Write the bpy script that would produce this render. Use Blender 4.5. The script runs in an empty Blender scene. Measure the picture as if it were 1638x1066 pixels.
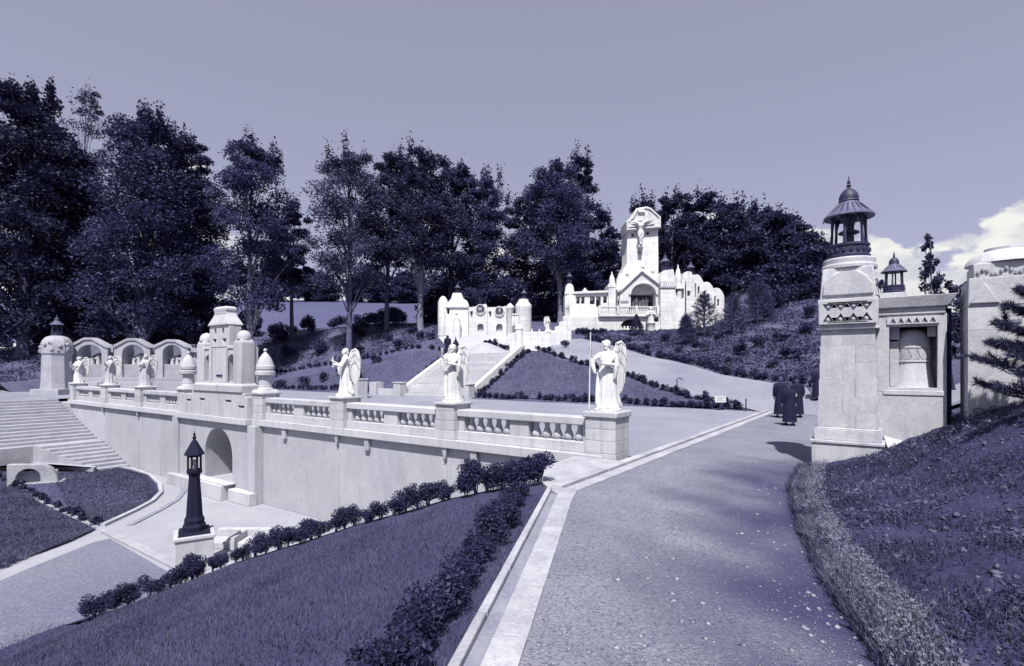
import bpy, bmesh, math, random
import numpy as np
from mathutils import Vector, Matrix
rad = math.radians
random.seed(7); RNG = np.random.default_rng(7)
SC = bpy.context.scene
COL = SC.collection

# ------------------------------------------------------------------ camera, sky, sun, exposure
CAM = (5.63, -12.06, 2.2)          # photographer stands on the gravel path, 2.2 m above the terrace level
YAW = 35.25
FPX = 850.0
RX, RY = math.cos(rad(YAW)), math.sin(rad(YAW))       # camera right on the ground plan
FX, FY = -RY, RX                                       # camera forward on the ground plan
cd = bpy.data.cameras.new('camera'); cam = bpy.data.objects.new('camera', cd); COL.objects.link(cam)
cam.location = CAM; cam.rotation_euler = (rad(90), 0, rad(YAW))
cd.sensor_width = 36; cd.lens = FPX/1638*36; cd.shift_y = 54/1638; cd.clip_end = 5000; cd.clip_start = .05
SC.camera = cam

SUN_EL = 58.0
sdx, sdy = .10*RX + 1.0*FX, .10*RY + 1.0*FY            # the way the light travels on plan: from behind the camera
n_ = math.hypot(sdx, sdy); sdx /= n_; sdy /= n_
w = bpy.data.worlds.new('World'); SC.world = w; w.use_nodes = True
nt = w.node_tree; nt.nodes.clear()
def N(t, tree=None, **k):
    n = (tree or nt).nodes.new(t)
    for a, b in k.items(): setattr(n, a, b)
    return n
L = nt.links.new
out = N('ShaderNodeOutputWorld'); bg = N('ShaderNodeBackground'); bg.inputs['Strength'].default_value = .105
sky = N('ShaderNodeTexSky', sky_type='NISHITA'); sky.sun_disc = False
sky.sun_elevation = rad(SUN_EL); sky.sun_rotation = math.atan2(-sdx, -sdy)
sky.air_density = 1.0; sky.dust_density = 1.6; sky.ozone_density = 1.0
bw = N('ShaderNodeRGBToBW'); L(sky.outputs[0], bw.inputs[0])
gm = N('ShaderNodeMath', operation='POWER'); gm.inputs[1].default_value = .38; L(bw.outputs[0], gm.inputs[0])
tint = N('ShaderNodeVectorMath', operation='SCALE'); tint.inputs[0].default_value = (1.60, 1.68, 2.33); L(gm.outputs[0], tint.inputs['Scale'])
CLX = 3.9
# a bank of cumulus low over the whole horizon
tc = N('ShaderNodeTexCoord'); sx = N('ShaderNodeSeparateXYZ'); L(tc.outputs['Generated'], sx.inputs[0])
mp = N('ShaderNodeMapping'); mp.inputs['Scale'].default_value = (3.4, 3.4, 6.5); mp.inputs['Location'].default_value = (CLX, 1.3, .2); L(tc.outputs['Generated'], mp.inputs[0])
nz = N('ShaderNodeTexNoise'); nz.inputs['Scale'].default_value = 2.1; nz.inputs['Detail'].default_value = 7; nz.inputs['Roughness'].default_value = .52; L(mp.outputs[0], nz.inputs['Vector'])
lo = N('ShaderNodeMath', operation='MULTIPLY_ADD'); lo.inputs[1].default_value = .62; lo.inputs[2].default_value = -.125; L(nz.outputs['Fac'], lo.inputs[0])
df = N('ShaderNodeMath', operation='SUBTRACT'); L(lo.outputs[0], df.inputs[0]); L(sx.outputs['Z'], df.inputs[1])
cm = N('ShaderNodeMapRange', interpolation_type='SMOOTHSTEP'); cm.inputs['From Min'].default_value = 0.0; cm.inputs['From Max'].default_value = .026; L(df.outputs[0], cm.inputs['Value'])
nz2 = N('ShaderNodeTexNoise'); nz2.inputs['Scale'].default_value = 5.5; nz2.inputs['Detail'].default_value = 5; L(mp.outputs[0], nz2.inputs['Vector'])
cr = N('ShaderNodeMapRange'); cr.inputs['From Min'].default_value = .36; cr.inputs['From Max'].default_value = .62; L(nz2.outputs['Fac'], cr.inputs['Value'])
cc = N('ShaderNodeMix', data_type='RGBA'); cc.inputs['A'].default_value = (3.4, 3.5, 4.1, 1); cc.inputs['B'].default_value = (5.5, 5.5, 5.3, 1); L(cr.outputs[0], cc.inputs['Factor'])
mx = N('ShaderNodeMix', data_type='RGBA'); L(cm.outputs[0], mx.inputs['Factor']); L(tint.outputs[0], mx.inputs['A']); L(cc.outputs['Result'], mx.inputs['B'])
L(mx.outputs['Result'], bg.inputs['Color']); L(bg.outputs[0], out.inputs[0])

sd = bpy.data.lights.new('sun', 'SUN'); sd.energy = 5.0; sd.angle = rad(.53); sd.color = (1.0, .975, .92)
sun = bpy.data.objects.new('sun', sd); COL.objects.link(sun)
ce = math.cos(rad(SUN_EL))
sun.rotation_euler = Vector((sdx*ce, sdy*ce, -math.sin(rad(SUN_EL)))).to_track_quat('-Z', 'Y').to_euler()
sun.location = (0, -30, 50)
vs = SC.view_settings
SC.display_settings.display_device = 'sRGB'
vs.view_transform = 'Standard'; vs.look = 'None'; vs.exposure = 0.65; vs.gamma = 1; vs.use_curve_mapping = False

# ------------------------------------------------------------------ placing helpers
def P(px, py, Y):                  # the place seen at a pixel of the 1638 px photograph, Y metres out
    X = (px-819)/FPX*Y
    return (CAM[0]+RX*X+FX*Y, CAM[1]+RY*X+FY*Y, CAM[2]-(py-587)/FPX*Y)
def G(px, py, z=0.0):              # the place seen at a pixel, on the level z
    return P(px, py, (CAM[2]-z)*FPX/(py-587))
def YOF(x, y): return (x-CAM[0])*FX+(y-CAM[1])*FY

# ------------------------------------------------------------------ materials: everything lies on the ink ramp of the print
RAMP = [(0, (.004, .004, .016)), (.02, (.019, .0193, .060)), (.06, (.050, .052, .122)), (.2, (.186, .188, .238)), (.5, (.482, .487, .515)), (.85, (.86, .85, .80)), (1, (.93, .92, .86))]
def duo(v):
    v = max(0, min(1, v))
    for (a, ca), (b, cb) in zip(RAMP, RAMP[1:]):
        if v <= b:
            k = (v-a)/(b-a); return tuple(ca[i]+(cb[i]-ca[i])*k for i in range(3))+(1,)
def mat(name, v, rough=.85, amp=.25, scale=1.5, fine=18, bump=.25, bscale=40, streak=0.0, joints=None, verge_dark=None, leaf=False, speck=0.0, spec=.2, metal=0):
    m = bpy.data.materials.new(name); m.use_nodes = True; t = m.node_tree; t.nodes.clear()
    l = t.links.new
    o = N('ShaderNodeOutputMaterial', t)
    co = N('ShaderNodeTexCoord', t)
    n1 = N('ShaderNodeTexNoise', t); n1.inputs['Scale'].default_value = scale; n1.inputs['Detail'].default_value = 5; n1.inputs['Roughness'].default_value = .6
    n2 = N('ShaderNodeTexNoise', t); n2.inputs['Scale'].default_value = fine; n2.inputs['Detail'].default_value = 4; n2.inputs['Roughness'].default_value = .7
    l(co.outputs['Object'], n1.inputs['Vector']); l(co.outputs['Object'], n2.inputs['Vector'])
    ad = N('ShaderNodeMath', t, operation='MULTIPLY_ADD'); ad.inputs[1].default_value = .5
    h = N('ShaderNodeMath', t, operation='MULTIPLY'); h.inputs[1].default_value = .5
    l(n1.outputs['Fac'], ad.inputs[0]); l(n2.outputs['Fac'], h.inputs[0]); l(h.outputs[0], ad.inputs[2])
    mr = N('ShaderNodeMapRange', t); mr.inputs['From Min'].default_value = .34; mr.inputs['From Max'].default_value = .66; l(ad.outputs[0], mr.inputs['Value'])
    c = N('ShaderNodeMix', t, data_type='RGBA'); c.inputs['A'].default_value = duo(v*(1-amp)); c.inputs['B'].default_value = duo(v*(1+amp)); l(mr.outputs[0], c.inputs['Factor'])
    res = c.outputs['Result']
    if streak:                     # rain streaks running down weathered stone
        mp = N('ShaderNodeMapping', t); mp.inputs['Scale'].default_value = (2.6, 2.6, .3); l(co.outputs['Object'], mp.inputs[0])
        n3 = N('ShaderNodeTexNoise', t); n3.inputs['Scale'].default_value = 1.6; n3.inputs['Detail'].default_value = 6; l(mp.outputs[0], n3.inputs['Vector'])
        m3 = N('ShaderNodeMapRange', t); m3.inputs['From Min'].default_value = .5; m3.inputs['From Max'].default_value = .78; m3.inputs['To Max'].default_value = streak; l(n3.outputs['Fac'], m3.inputs['Value'])
        c2 = N('ShaderNodeMix', t, data_type='RGBA'); l(m3.outputs[0], c2.inputs['Factor']); l(res, c2.inputs['A']); c2.inputs['B'].default_value = duo(v*.45)
        res = c2.outputs['Result']
    if joints:                     # courses of ashlar too far off to tell apart singly
        bt = N('ShaderNodeTexBrick', t); mp = N('ShaderNodeMapping', t); mp.inputs['Rotation'].default_value = (math.pi/2, 0, 0); l(co.outputs['Object'], mp.inputs[0]); l(mp.outputs[0], bt.inputs['Vector'])
        bt.inputs['Scale'].default_value = 1; bt.inputs['Brick Width'].default_value = joints[0]; bt.inputs['Row Height'].default_value = joints[1]; bt.inputs['Mortar Size'].default_value = .022
        bt.inputs['Color1'].default_value = (1, 1, 1, 1); bt.inputs['Color2'].default_value = (.88, .88, .9, 1); bt.inputs['Mortar'].default_value = (.76, .76, .80, 1)
        cj = N('ShaderNodeMix', t, data_type='RGBA', blend_type='MULTIPLY'); cj.inputs['Factor'].default_value = 1; l(res, cj.inputs['A']); l(bt.outputs['Color'], cj.inputs['B']); res = cj.outputs['Result']
    if speck:                      # scattered lighter and darker grains
        vo = N('ShaderNodeTexVoronoi', t); vo.inputs['Scale'].default_value = speck; l(co.outputs['Object'], vo.inputs['Vector'])
        sp = N('ShaderNodeSeparateColor', t); l(vo.outputs['Color'], sp.inputs[0])
        m4 = N('ShaderNodeMapRange', t); m4.inputs['From Min'].default_value = .0; m4.inputs['From Max'].default_value = 1; m4.inputs['To Min'].default_value = 0; m4.inputs['To Max'].default_value = .55; l(sp.outputs[0], m4.inputs['Value'])
        c3 = N('ShaderNodeMix', t, data_type='RGBA'); l(m4.outputs[0], c3.inputs['Factor']); l(res, c3.inputs['A'])
        c4 = N('ShaderNodeMix', t, data_type='RGBA'); l(sp.outputs[1], c4.inputs['Factor']); c4.inputs['A'].default_value = duo(v*.5); c4.inputs['B'].default_value = duo(min(.8, v*1.7)); l(c4.outputs['Result'], c3.inputs['B'])
        res = c3.outputs['Result']
    if leaf:
        oi = N('ShaderNodeObjectInfo', t)
        mv = N('ShaderNodeMapRange', t); mv.inputs['To Min'].default_value = .75; mv.inputs['To Max'].default_value = 1.25; l(oi.outputs['Random'], mv.inputs['Value'])
        vm = N('ShaderNodeVectorMath', t, operation='SCALE'); l(res, vm.inputs[0]); l(mv.outputs[0], vm.inputs['Scale']); res = vm.outputs[0]
        d = N('ShaderNodeBsdfDiffuse', t); tr = N('ShaderNodeBsdfTranslucent', t); g = N('ShaderNodeBsdfGlossy', t); g.inputs['Roughness'].default_value = .55; g.inputs['Color'].default_value = (.8, .8, .95, 1)
        l(res, d.inputs[0]); l(res, tr.inputs[0])
        m1 = N('ShaderNodeMixShader', t); m1.inputs[0].default_value = .3; l(d.outputs[0], m1.inputs[1]); l(tr.outputs[0], m1.inputs[2])
        m2 = N('ShaderNodeMixShader', t); m2.inputs[0].default_value = .015; l(m1.outputs[0], m2.inputs[1]); l(g.outputs[0], m2.inputs[2])
        l(m2.outputs[0], o.inputs[0])
        return m
    oi = N('ShaderNodeObjectInfo', t); mv = N('ShaderNodeMapRange', t); mv.inputs['To Min'].default_value = .9; mv.inputs['To Max'].default_value = 1.08; l(oi.outputs['Random'], mv.inputs['Value'])
    vm = N('ShaderNodeVectorMath', t, operation='SCALE'); l(res, vm.inputs[0]); l(mv.outputs[0], vm.inputs['Scale']); res = vm.outputs[0]
    if verge_dark is not None:          # darker colour mixed in where the mesh carries it
        at = N('ShaderNodeAttribute', t, attribute_name='verge_dark'); ce_ = N('ShaderNodeMix', t, data_type='RGBA')
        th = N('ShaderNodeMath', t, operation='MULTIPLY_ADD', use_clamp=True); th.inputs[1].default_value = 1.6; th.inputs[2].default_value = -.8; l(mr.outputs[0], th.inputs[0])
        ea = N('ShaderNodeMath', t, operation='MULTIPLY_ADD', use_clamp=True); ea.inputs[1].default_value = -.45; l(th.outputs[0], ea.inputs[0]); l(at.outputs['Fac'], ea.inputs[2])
        l(ea.outputs[0], ce_.inputs['Factor']); l(res, ce_.inputs['A']); ce_.inputs['B'].default_value = duo(verge_dark); res = ce_.outputs['Result']
    b = N('ShaderNodeBsdfPrincipled', t); b.inputs['Roughness'].default_value = rough; b.inputs['Specular IOR Level'].default_value = spec; b.inputs['Metallic'].default_value = metal
    l(res, b.inputs['Base Color'])
    if bump:
        n5 = N('ShaderNodeTexNoise', t); n5.inputs['Scale'].default_value = bscale; n5.inputs['Detail'].default_value = 6; l(co.outputs['Object'], n5.inputs['Vector'])
        bp = N('ShaderNodeBump', t); bp.inputs['Strength'].default_value = bump; bp.inputs['Distance'].default_value = .03; l(n5.outputs['Fac'], bp.inputs['Height']); l(bp.outputs[0], b.inputs['Normal'])
    l(b.outputs[0], o.inputs[0])
    return m
M = dict(
 wall=mat('wall_stone', .34, amp=.14, scale=.9, fine=9, bump=.25, streak=.22),
 stone=mat('dressed_stone', .40, amp=.13, scale=1.3, fine=14, bump=.25, streak=.45),
 pillar=mat('pillar_stone', .40, amp=.2, scale=2.2, fine=16, bump=.2, bscale=30, streak=.48),
 white=mat('limewashed_stone', .61, amp=.14, scale=.9, fine=9, bump=.15, streak=.42, joints=(1.1, .46)),
 statue=mat('statue_stone', .56, amp=.2, scale=4, fine=30, bump=.15, streak=.55),
 old=mat('old_stone', .28, amp=.2, scale=1.5, fine=12, bump=.3, streak=.3),
 paving=mat('pale_paving', .30, amp=.16, scale=.5, fine=10, bump=.2),
 kerb=mat('kerb_concrete', .31, amp=.3, scale=2.0, fine=22, bump=.3, streak=0),
 channel=mat('gutter_channel', .20, amp=.25, scale=2.0, fine=20, bump=.3),
 gravel=mat('gravel', .195, amp=.36, scale=.7, fine=24, bump=1.0, bscale=38, speck=40, verge_dark=.04),
 pale_pebble=mat('pale_pebbles', .22, amp=.6, scale=14, fine=50, bump=.2),
 blade2=mat('hill_grass_blades', .15, amp=.4, scale=.5, fine=4, leaf=True),  # lighter grass colour for the hill lawns
 gravel_dark=mat('earthy_gravel', .105, amp=.5, scale=1.2, fine=22, bump=1.0, bscale=45, speck=34),
 aged=mat('aged_stone', .29, amp=.22, scale=1.3, fine=12, bump=.3, streak=.3),
 gravel2=mat('fine_gravel', .20, amp=.42, scale=.22, fine=16, bump=.5, bscale=60, speck=38),
 pebble=mat('pebbles', .15, amp=.6, scale=14, fine=50, bump=.2),
 court=mat('court_gravel', .15, amp=.22, scale=.35, fine=12, bump=.4, speck=22),
 lawn=mat('lawn_turf', .068, amp=.42, scale=.8, fine=30, bump=.8, bscale=60),
 lawn2=mat('near_lawn_turf', .055, amp=.35, scale=1.1, fine=34, bump=.9, bscale=80),
 turf=mat('rough_turf', .075, amp=.5, scale=.6, fine=8, bump=.9, bscale=25),
 soil=mat('soil', .035, amp=.7, scale=2, fine=18, bump=.9, bscale=30),
 field=mat('far_field', .075, amp=.15, scale=.03, fine=.6, bump=.2),
 blade=mat('grass_blades', .078, amp=.6, scale=.7, leaf=True),
 dry=mat('dry_grass', .155, amp=.45, scale=3.0, leaf=True),
 weed=mat('weeds', .06, amp=.6, scale=1.4, fine=6, leaf=True),
 leaf=mat('beech_leaves', .040, amp=.45, scale=.25, fine=2, leaf=True),
 leaf2=mat('pale_leaves', .060, amp=.4, scale=.25, fine=2, leaf=True),
 dark=mat('dark_leaves', .030, amp=.45, scale=.3, fine=2, leaf=True),
 hedge=mat('hedge_leaves', .030, amp=.5, scale=6, fine=20, leaf=True),
 needle=mat('pine_needles', .05, amp=.4, scale=2, leaf=True),
 bark=mat('bark', .085, amp=.5, scale=2, fine=12, bump=.8, bscale=12),
 palebark=mat('pale_bark', .17, amp=.4, scale=2, fine=12, bump=.8, bscale=12),
 metal=mat('dark_iron', .022, rough=.55, amp=.5, scale=8, spec=.4, bump=.2),
 roofmetal=mat('roof_metal', .10, rough=.5, amp=.35, scale=5, spec=.4, bump=.2),
 darkstone=mat('dark_lamp_stone', .004, rough=.8, amp=.4, scale=5, bump=.4),
 timber=mat('dark_timber', .028, amp=.4, scale=6, bump=.3),
 cloth=mat('black_cloth', .007, amp=.4, scale=4, bump=.2),
 skin=mat('skin', .36, amp=.1, scale=6, bump=0), hair=mat('dark_hair', .05, amp=.4, scale=20), leather=mat('shoe_leather', .008, rough=.4, bump=0),
 board=mat('painted_board', .5, amp=.08, scale=5, bump=.05), ink=mat('sign_ink', .03, bump=0),
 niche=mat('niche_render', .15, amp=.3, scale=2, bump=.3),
)

# ------------------------------------------------------------------ mesh helpers
def prop(o, label=None, cat=None, group=None, kind=None):
    if label: o['label'] = label
    if cat: o['category'] = cat
    if group: o['group'] = group
    if kind: o['kind'] = kind
    return o
def thing(name, label, cat, loc=(0, 0, 0), rz=0, group=None):
    o = bpy.data.objects.new(name, None); COL.objects.link(o)
    o.empty_display_size = .3
    o.location = loc; o.rotation_euler = (0, 0, rz)
    return prop(o, label, cat, group)
def link(name, me, m=None, parent=None, loc=(0, 0, 0), rz=0):
    o = bpy.data.objects.new(name, me); COL.objects.link(o)
    if m and not me.materials: me.materials.append(m)
    o.location = loc; o.rotation_euler = (0, 0, rz)
    if parent: o.parent = parent
    return o
class MB:
    def __init__(s): s.v = []; s.f = []
    def add(s, vs, fs, mtx=None):
        k = len(s.v)
        s.v += [tuple(mtx @ Vector(p)) for p in vs] if mtx else [tuple(p) for p in vs]
        s.f += [tuple(i+k for i in f) for f in fs]
        return s
    def box(s, x0, x1, y0, y1, z0, z1, mtx=None):
        return s.add([(x0, y0, z0), (x1, y0, z0), (x1, y1, z0), (x0, y1, z0), (x0, y0, z1), (x1, y0, z1), (x1, y1, z1), (x0, y1, z1)],
                     [(3, 2, 1, 0), (4, 5, 6, 7), (0, 1, 5, 4), (1, 2, 6, 5), (2, 3, 7, 6), (3, 0, 4, 7)], mtx)
    def frus(s, cx, cy, z0, z1, w0, d0, w1, d1, mtx=None):
        a, b, c, d = w0/2, d0/2, w1/2, d1/2
        return s.add([(cx-a, cy-b, z0), (cx+a, cy-b, z0), (cx+a, cy+b, z0), (cx-a, cy+b, z0), (cx-c, cy-d, z1), (cx+c, cy-d, z1), (cx+c, cy+d, z1), (cx-c, cy+d, z1)],
                     [(3, 2, 1, 0), (4, 5, 6, 7), (0, 1, 5, 4), (1, 2, 6, 5), (2, 3, 7, 6), (3, 0, 4, 7)], mtx)
    def lathe(s, prof, n=12, cx=0, cy=0, ph=0, sx=1, sy=1, mtx=None):
        vs, fs = [], []
        for r, z in prof:
            for i in range(n):
                a = ph+2*math.pi*i/n; vs.append((cx+sx*r*math.cos(a), cy+sy*r*math.sin(a), z))
        for j in range(len(prof)-1):
            for i in range(n):
                k = (i+1) % n; fs.append((j*n+i, j*n+k, (j+1)*n+k, (j+1)*n+i))
        fs.append(tuple(range(n-1, -1, -1))); q = (len(prof)-1)*n; fs.append(tuple(range(q, q+n)))
        return s.add(vs, fs, mtx)
    def tube(s, pts, rs, n=6, mtx=None):
        vs, fs = [], []
        pts = [Vector(p) for p in pts]
        if not hasattr(rs, '__len__'): rs = [rs]*len(pts)
        for i, p in enumerate(pts):
            d = (pts[min(i+1, len(pts)-1)]-pts[max(i-1, 0)]).normalized()
            a = d.cross(Vector((0, 0, 1)) if abs(d.z) < .9 else Vector((1, 0, 0))).normalized(); b = d.cross(a)
            for k in range(n):
                t = 2*math.pi*k/n; vs.append(tuple(p+(a*math.cos(t)+b*math.sin(t))*rs[i]))
        for j in range(len(pts)-1):
            for k in range(n):
                q = (k+1) % n; fs.append((j*n+k, j*n+q, (j+1)*n+q, (j+1)*n+k))
        fs.append(tuple(range(n-1, -1, -1))); e = (len(pts)-1)*n; fs.append(tuple(range(e, e+n)))
        return s.add(vs, fs, mtx)
    def ball(s, c, r, n=10, m=6, mtx=None):
        if not hasattr(r, '__len__'): r = (r, r, r)
        vs, fs = [(c[0], c[1], c[2]-r[2])], []
        for j in range(1, m):
            t = -math.pi/2+math.pi*j/m
            for i in range(n):
                a = 2*math.pi*i/n; vs.append((c[0]+r[0]*math.cos(t)*math.cos(a), c[1]+r[1]*math.cos(t)*math.sin(a), c[2]+r[2]*math.sin(t)))
        vs.append((c[0], c[1], c[2]+r[2])); e = len(vs)-1
        for i in range(n):
            k = (i+1) % n; fs.append((0, 1+k, 1+i))
            for j in range(m-2): fs.append((1+j*n+i, 1+j*n+k, 1+(j+1)*n+k, 1+(j+1)*n+i))
            fs.append((1+(m-2)*n+i, 1+(m-2)*n+k, e))
        return s.add(vs, fs, mtx)
    def plate(s, outer, holes=(), y0=0, y1=1, mtx=None):     # outline (x, z) with holes, thick from y0 to y1
        bm = bmesh.new(); es = []
        for loop in [outer]+list(holes):
            vv = [bm.verts.new((x, y0, z)) for x, z in loop]
            es += [bm.edges.new((vv[i], vv[(i+1) % len(vv)])) for i in range(len(vv))]
        bmesh.ops.triangle_fill(bm, use_beauty=True, use_dissolve=False, edges=es)
        r = bmesh.ops.extrude_face_region(bm, geom=bm.faces[:])
        bmesh.ops.translate(bm, verts=[g for g in r['geom'] if isinstance(g, bmesh.types.BMVert)], vec=(0, y1-y0, 0))
        bmesh.ops.recalc_face_normals(bm, faces=bm.faces[:])
        bm.verts.index_update()
        vs = [tuple(v.co) for v in bm.verts]; fs = [tuple(v.index for v in f.verts) for f in bm.faces]; bm.free()
        return s.add(vs, fs, mtx)
    def slab(s, poly, z0, z1):                                # plan outline (x, y) from z0 to z1
        bm = bmesh.new(); vv = [bm.verts.new((x, y, z0)) for x, y in poly]; bm.faces.new(vv)
        bmesh.ops.triangulate(bm, faces=bm.faces[:])
        r = bmesh.ops.extrude_face_region(bm, geom=bm.faces[:])
        bmesh.ops.translate(bm, verts=[g for g in r['geom'] if isinstance(g, bmesh.types.BMVert)], vec=(0, 0, z1-z0))
        bmesh.ops.recalc_face_normals(bm, faces=bm.faces[:]); bm.verts.index_update()
        vs = [tuple(v.co) for v in bm.verts]; fs = [tuple(v.index for v in f.verts) for f in bm.faces]; bm.free()
        return s.add(vs, fs)
    def mesh(s, name, smooth=True):
        me = bpy.data.meshes.new(name); me.from_pydata(s.v, [], s.f); me.update()
        if smooth:
            me.polygons.foreach_set('use_smooth', [True]*len(me.polygons)); me.set_sharp_from_angle(angle=.62)
        return me
    def build(s, name, m, parent=None, bevel=0, loc=(0, 0, 0), rz=0, smooth=True):
        o = link(name, s.mesh(name, smooth), m, parent, loc, rz)
        if bevel:
            b = o.modifiers.new('bevel', 'BEVEL'); b.width = bevel; b.segments = 2; b.limit_method = 'ANGLE'; b.angle_limit = rad(35)
        return o
def arch(x0, x1, z0, zs, n=12, h=None):       # arched opening: sill z0, springing zs, half-round unless h
    cx, r = (x0+x1)/2, (x1-x0)/2; h = h or r
    return [(x0, z0)]+[(cx-r*math.cos(math.pi*i/n), zs+h*math.sin(math.pi*i/n)) for i in range(n+1)]+[(x1, z0)]
def np_mesh(name, V, F):                       # quads or triangles from arrays
    me = bpy.data.meshes.new(name); k = F.shape[1]
    me.vertices.add(len(V)); me.vertices.foreach_set('co', V.astype(np.float32).ravel())
    me.loops.add(F.size); me.loops.foreach_set('vertex_index', F.astype(np.int32).ravel())
    me.polygons.add(len(F)); me.polygons.foreach_set('loop_start', np.arange(0, F.size, k, dtype=np.int32)); me.polygons.foreach_set('loop_total', np.full(len(F), k, dtype=np.int32))
    me.update(calc_edges=True); return me
def leaf_mesh(name, C, size, flat=.5, rng=RNG, aspect=.55, bias=None):
    n = len(C); size = np.broadcast_to(size, (n,)) * rng.uniform(.6, 1.3, n)
    d = rng.normal(size=(n, 3)); d[:, 2] *= flat
    if bias is not None: d += bias
    d /= np.linalg.norm(d, axis=1)[:, None]+1e-9
    u = rng.normal(size=(n, 3)); s = np.cross(d, u); s /= np.linalg.norm(s, axis=1)[:, None]+1e-9
    a = d*size[:, None]*.5; b = s*size[:, None]*.5*aspect
    V = np.stack([C-a, C+b, C+a, C-b], 1).reshape(-1, 3)
    return np_mesh(name, V, np.arange(4*n).reshape(-1, 4))
def remeshed(name, mb, voxel, smooth=2):      # one continuous skin over overlapping forms
    me = mb.mesh(name+'_form', False); o = bpy.data.objects.new(name+'_form', me); COL.objects.link(o)
    r = o.modifiers.new('r', 'REMESH'); r.mode = 'VOXEL'; r.voxel_size = voxel; r.use_smooth_shade = True
    if smooth:
        q = o.modifiers.new('s', 'SMOOTH'); q.iterations = smooth; q.factor = .5
    dg = bpy.context.evaluated_depsgraph_get()
    out_ = bpy.data.meshes.new_from_object(o.evaluated_get(dg)); out_.name = name
    bpy.data.objects.remove(o); bpy.data.meshes.remove(me); return out_
def copy_tree(o, parent=None):
    c = o.copy(); COL.objects.link(c)
    if parent: c.parent = parent
    for ch in o.children: copy_tree(ch, c)
    return c
def ikey(p, q, k): return tuple(p[i]+(q[i]-p[i])*k for i in range(len(p)))

# ------------------------------------------------------------------ the lie of the land
cp = []
for x in range(-50, 1, 5): cp += [(x, 16.2, 0.0), (x, 13.5, -.45)]
for x in range(-50, 1, 10): cp += [(x, 6, -.6), (x, -2, -.6)]
cp += [(-55, -9, -.6), (-45, -9, -.6)]
for p in ((2, 10), (2, 3), (2, -3), (2.5, -7), (4, -10), (4.5, -13.5), (4, 5), (3.6, 1)): cp.append((p[0], p[1], -.35))
cp.append((G(1262, 682)[0], G(1262, 682)[1], -.35)); cp.append((G(1215, 668)[0], G(1215, 668)[1], -.3))
VERGE = [(7.6, -13.5), (6.5, -10.0)]+[G(a, b)[:2] for a, b in ((1400, 1020), (1335, 930), (1292, 850), (1272, 785), (1290, 748))]
cp += [(x, y, .02) for x, y in VERGE]+[(x-.35, y-.05, -.14) for x, y in VERGE]
for a, b, Y in ((1590, 671, 9), (1500, 688, 10.5), (1410, 722, 11.3), (1590, 850, 5.8), (1590, 760, 7.3), (1590, 1000, 4.0), (1480, 850, 6.5), (1480, 765, 8.6), (1638, 678, 8.4),
                (1550, 640, 14), (1600, 600, 20), (1560, 560, 30), (1290, 622, 28), (1150, 600, 33), (1040, 572, 40), (960, 550, 46), (905, 553, 46), (1305, 642, 26),
                (700, 541, 50), (790, 536, 51), (850, 531, 52), (770, 549, 46), (920, 529, 54), (1030, 529, 54.5), (1110, 527, 55), (1180, 522, 56), (700, 520, 66), (1000, 495, 72),
                (560, 532, 62), (500, 541, 64), (440, 600, 58), (300, 552, 62), (250, 550, 62), (150, 585, 56), (80, 550, 62), (60, 572, 56), (-60, 570, 62), (605, 572, 50.5), (662, 559, 48.5), (540, 583, 53.5),
                (1290, 560, 36), (1310, 480, 50), (1250, 520, 44), (1200, 560, 38), (1100, 556, 42), (1240, 455, 62), (1420, 535, 50), (1600, 545, 45), (1150, 480, 66), (1300, 440, 78), (1500, 568, 75), (1750, 565, 60), (1440, 560, 92), (1900, 570, 35), (1650, 565, 90), (250, 545, 85), (600, 535, 88), (420, 543, 86), (1000, 470, 90)):
    cp.append(P(a, b, Y))
cp += [(-17.2, 22.8, 3.3), (-25.6, 22.3, 3.25), (-21.3, 22.6, 3.0), (-21.3, 19.4, 1.2), (-8.6, 19.5, 1.65), (-21.3, 25.5, 3.3), (-21.3, 23.6, 3.05), (-18.6, 23.6, 3.1), (-24.2, 23.6, 3.1), (-21.3, 27, 3.5), (-40, 19.2, 1.1), (-12.5, 16.9, .34), (.4, 16.35, -.07), (1.2, 16.35, -.07), (2.8, 15.2, -.07), (4.5, 14.0, -.07), (5.5, 12.5, -.07), (6.45, 10.9, -.07), (12, -8, .7), (12, -3, 1.3), (14, 2, 1.9), (22, -4, 2.2), (22, 8, 3.0), (16, -12, .8)]
cp = np.array(cp)
def tps_fit(c, lam=.02):
    n = len(c); d = np.hypot(c[:, None, 0]-c[None, :, 0], c[:, None, 1]-c[None, :, 1])
    K = d*d*np.log(d+1e-9)+lam*np.eye(n)*10; Q = np.c_[np.ones(n), c[:, :2]]
    A = np.block([[K, Q], [Q.T, np.zeros((3, 3))]])
    return np.linalg.solve(A, np.r_[c[:, 2], 0, 0, 0])
TW = tps_fit(cp)
def land(x, y):
    x = np.atleast_1d(np.asarray(x, float)); y = np.atleast_1d(np.asarray(y, float))
    d = np.hypot(x[:, None]-cp[None, :, 0], y[:, None]-cp[None, :, 1])
    return (d*d*np.log(d+1e-9)) @ TW[:-3]+TW[-3]+TW[-2]*x+TW[-1]*y
def hz(x, y): return float(land(x, y)[0])
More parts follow.
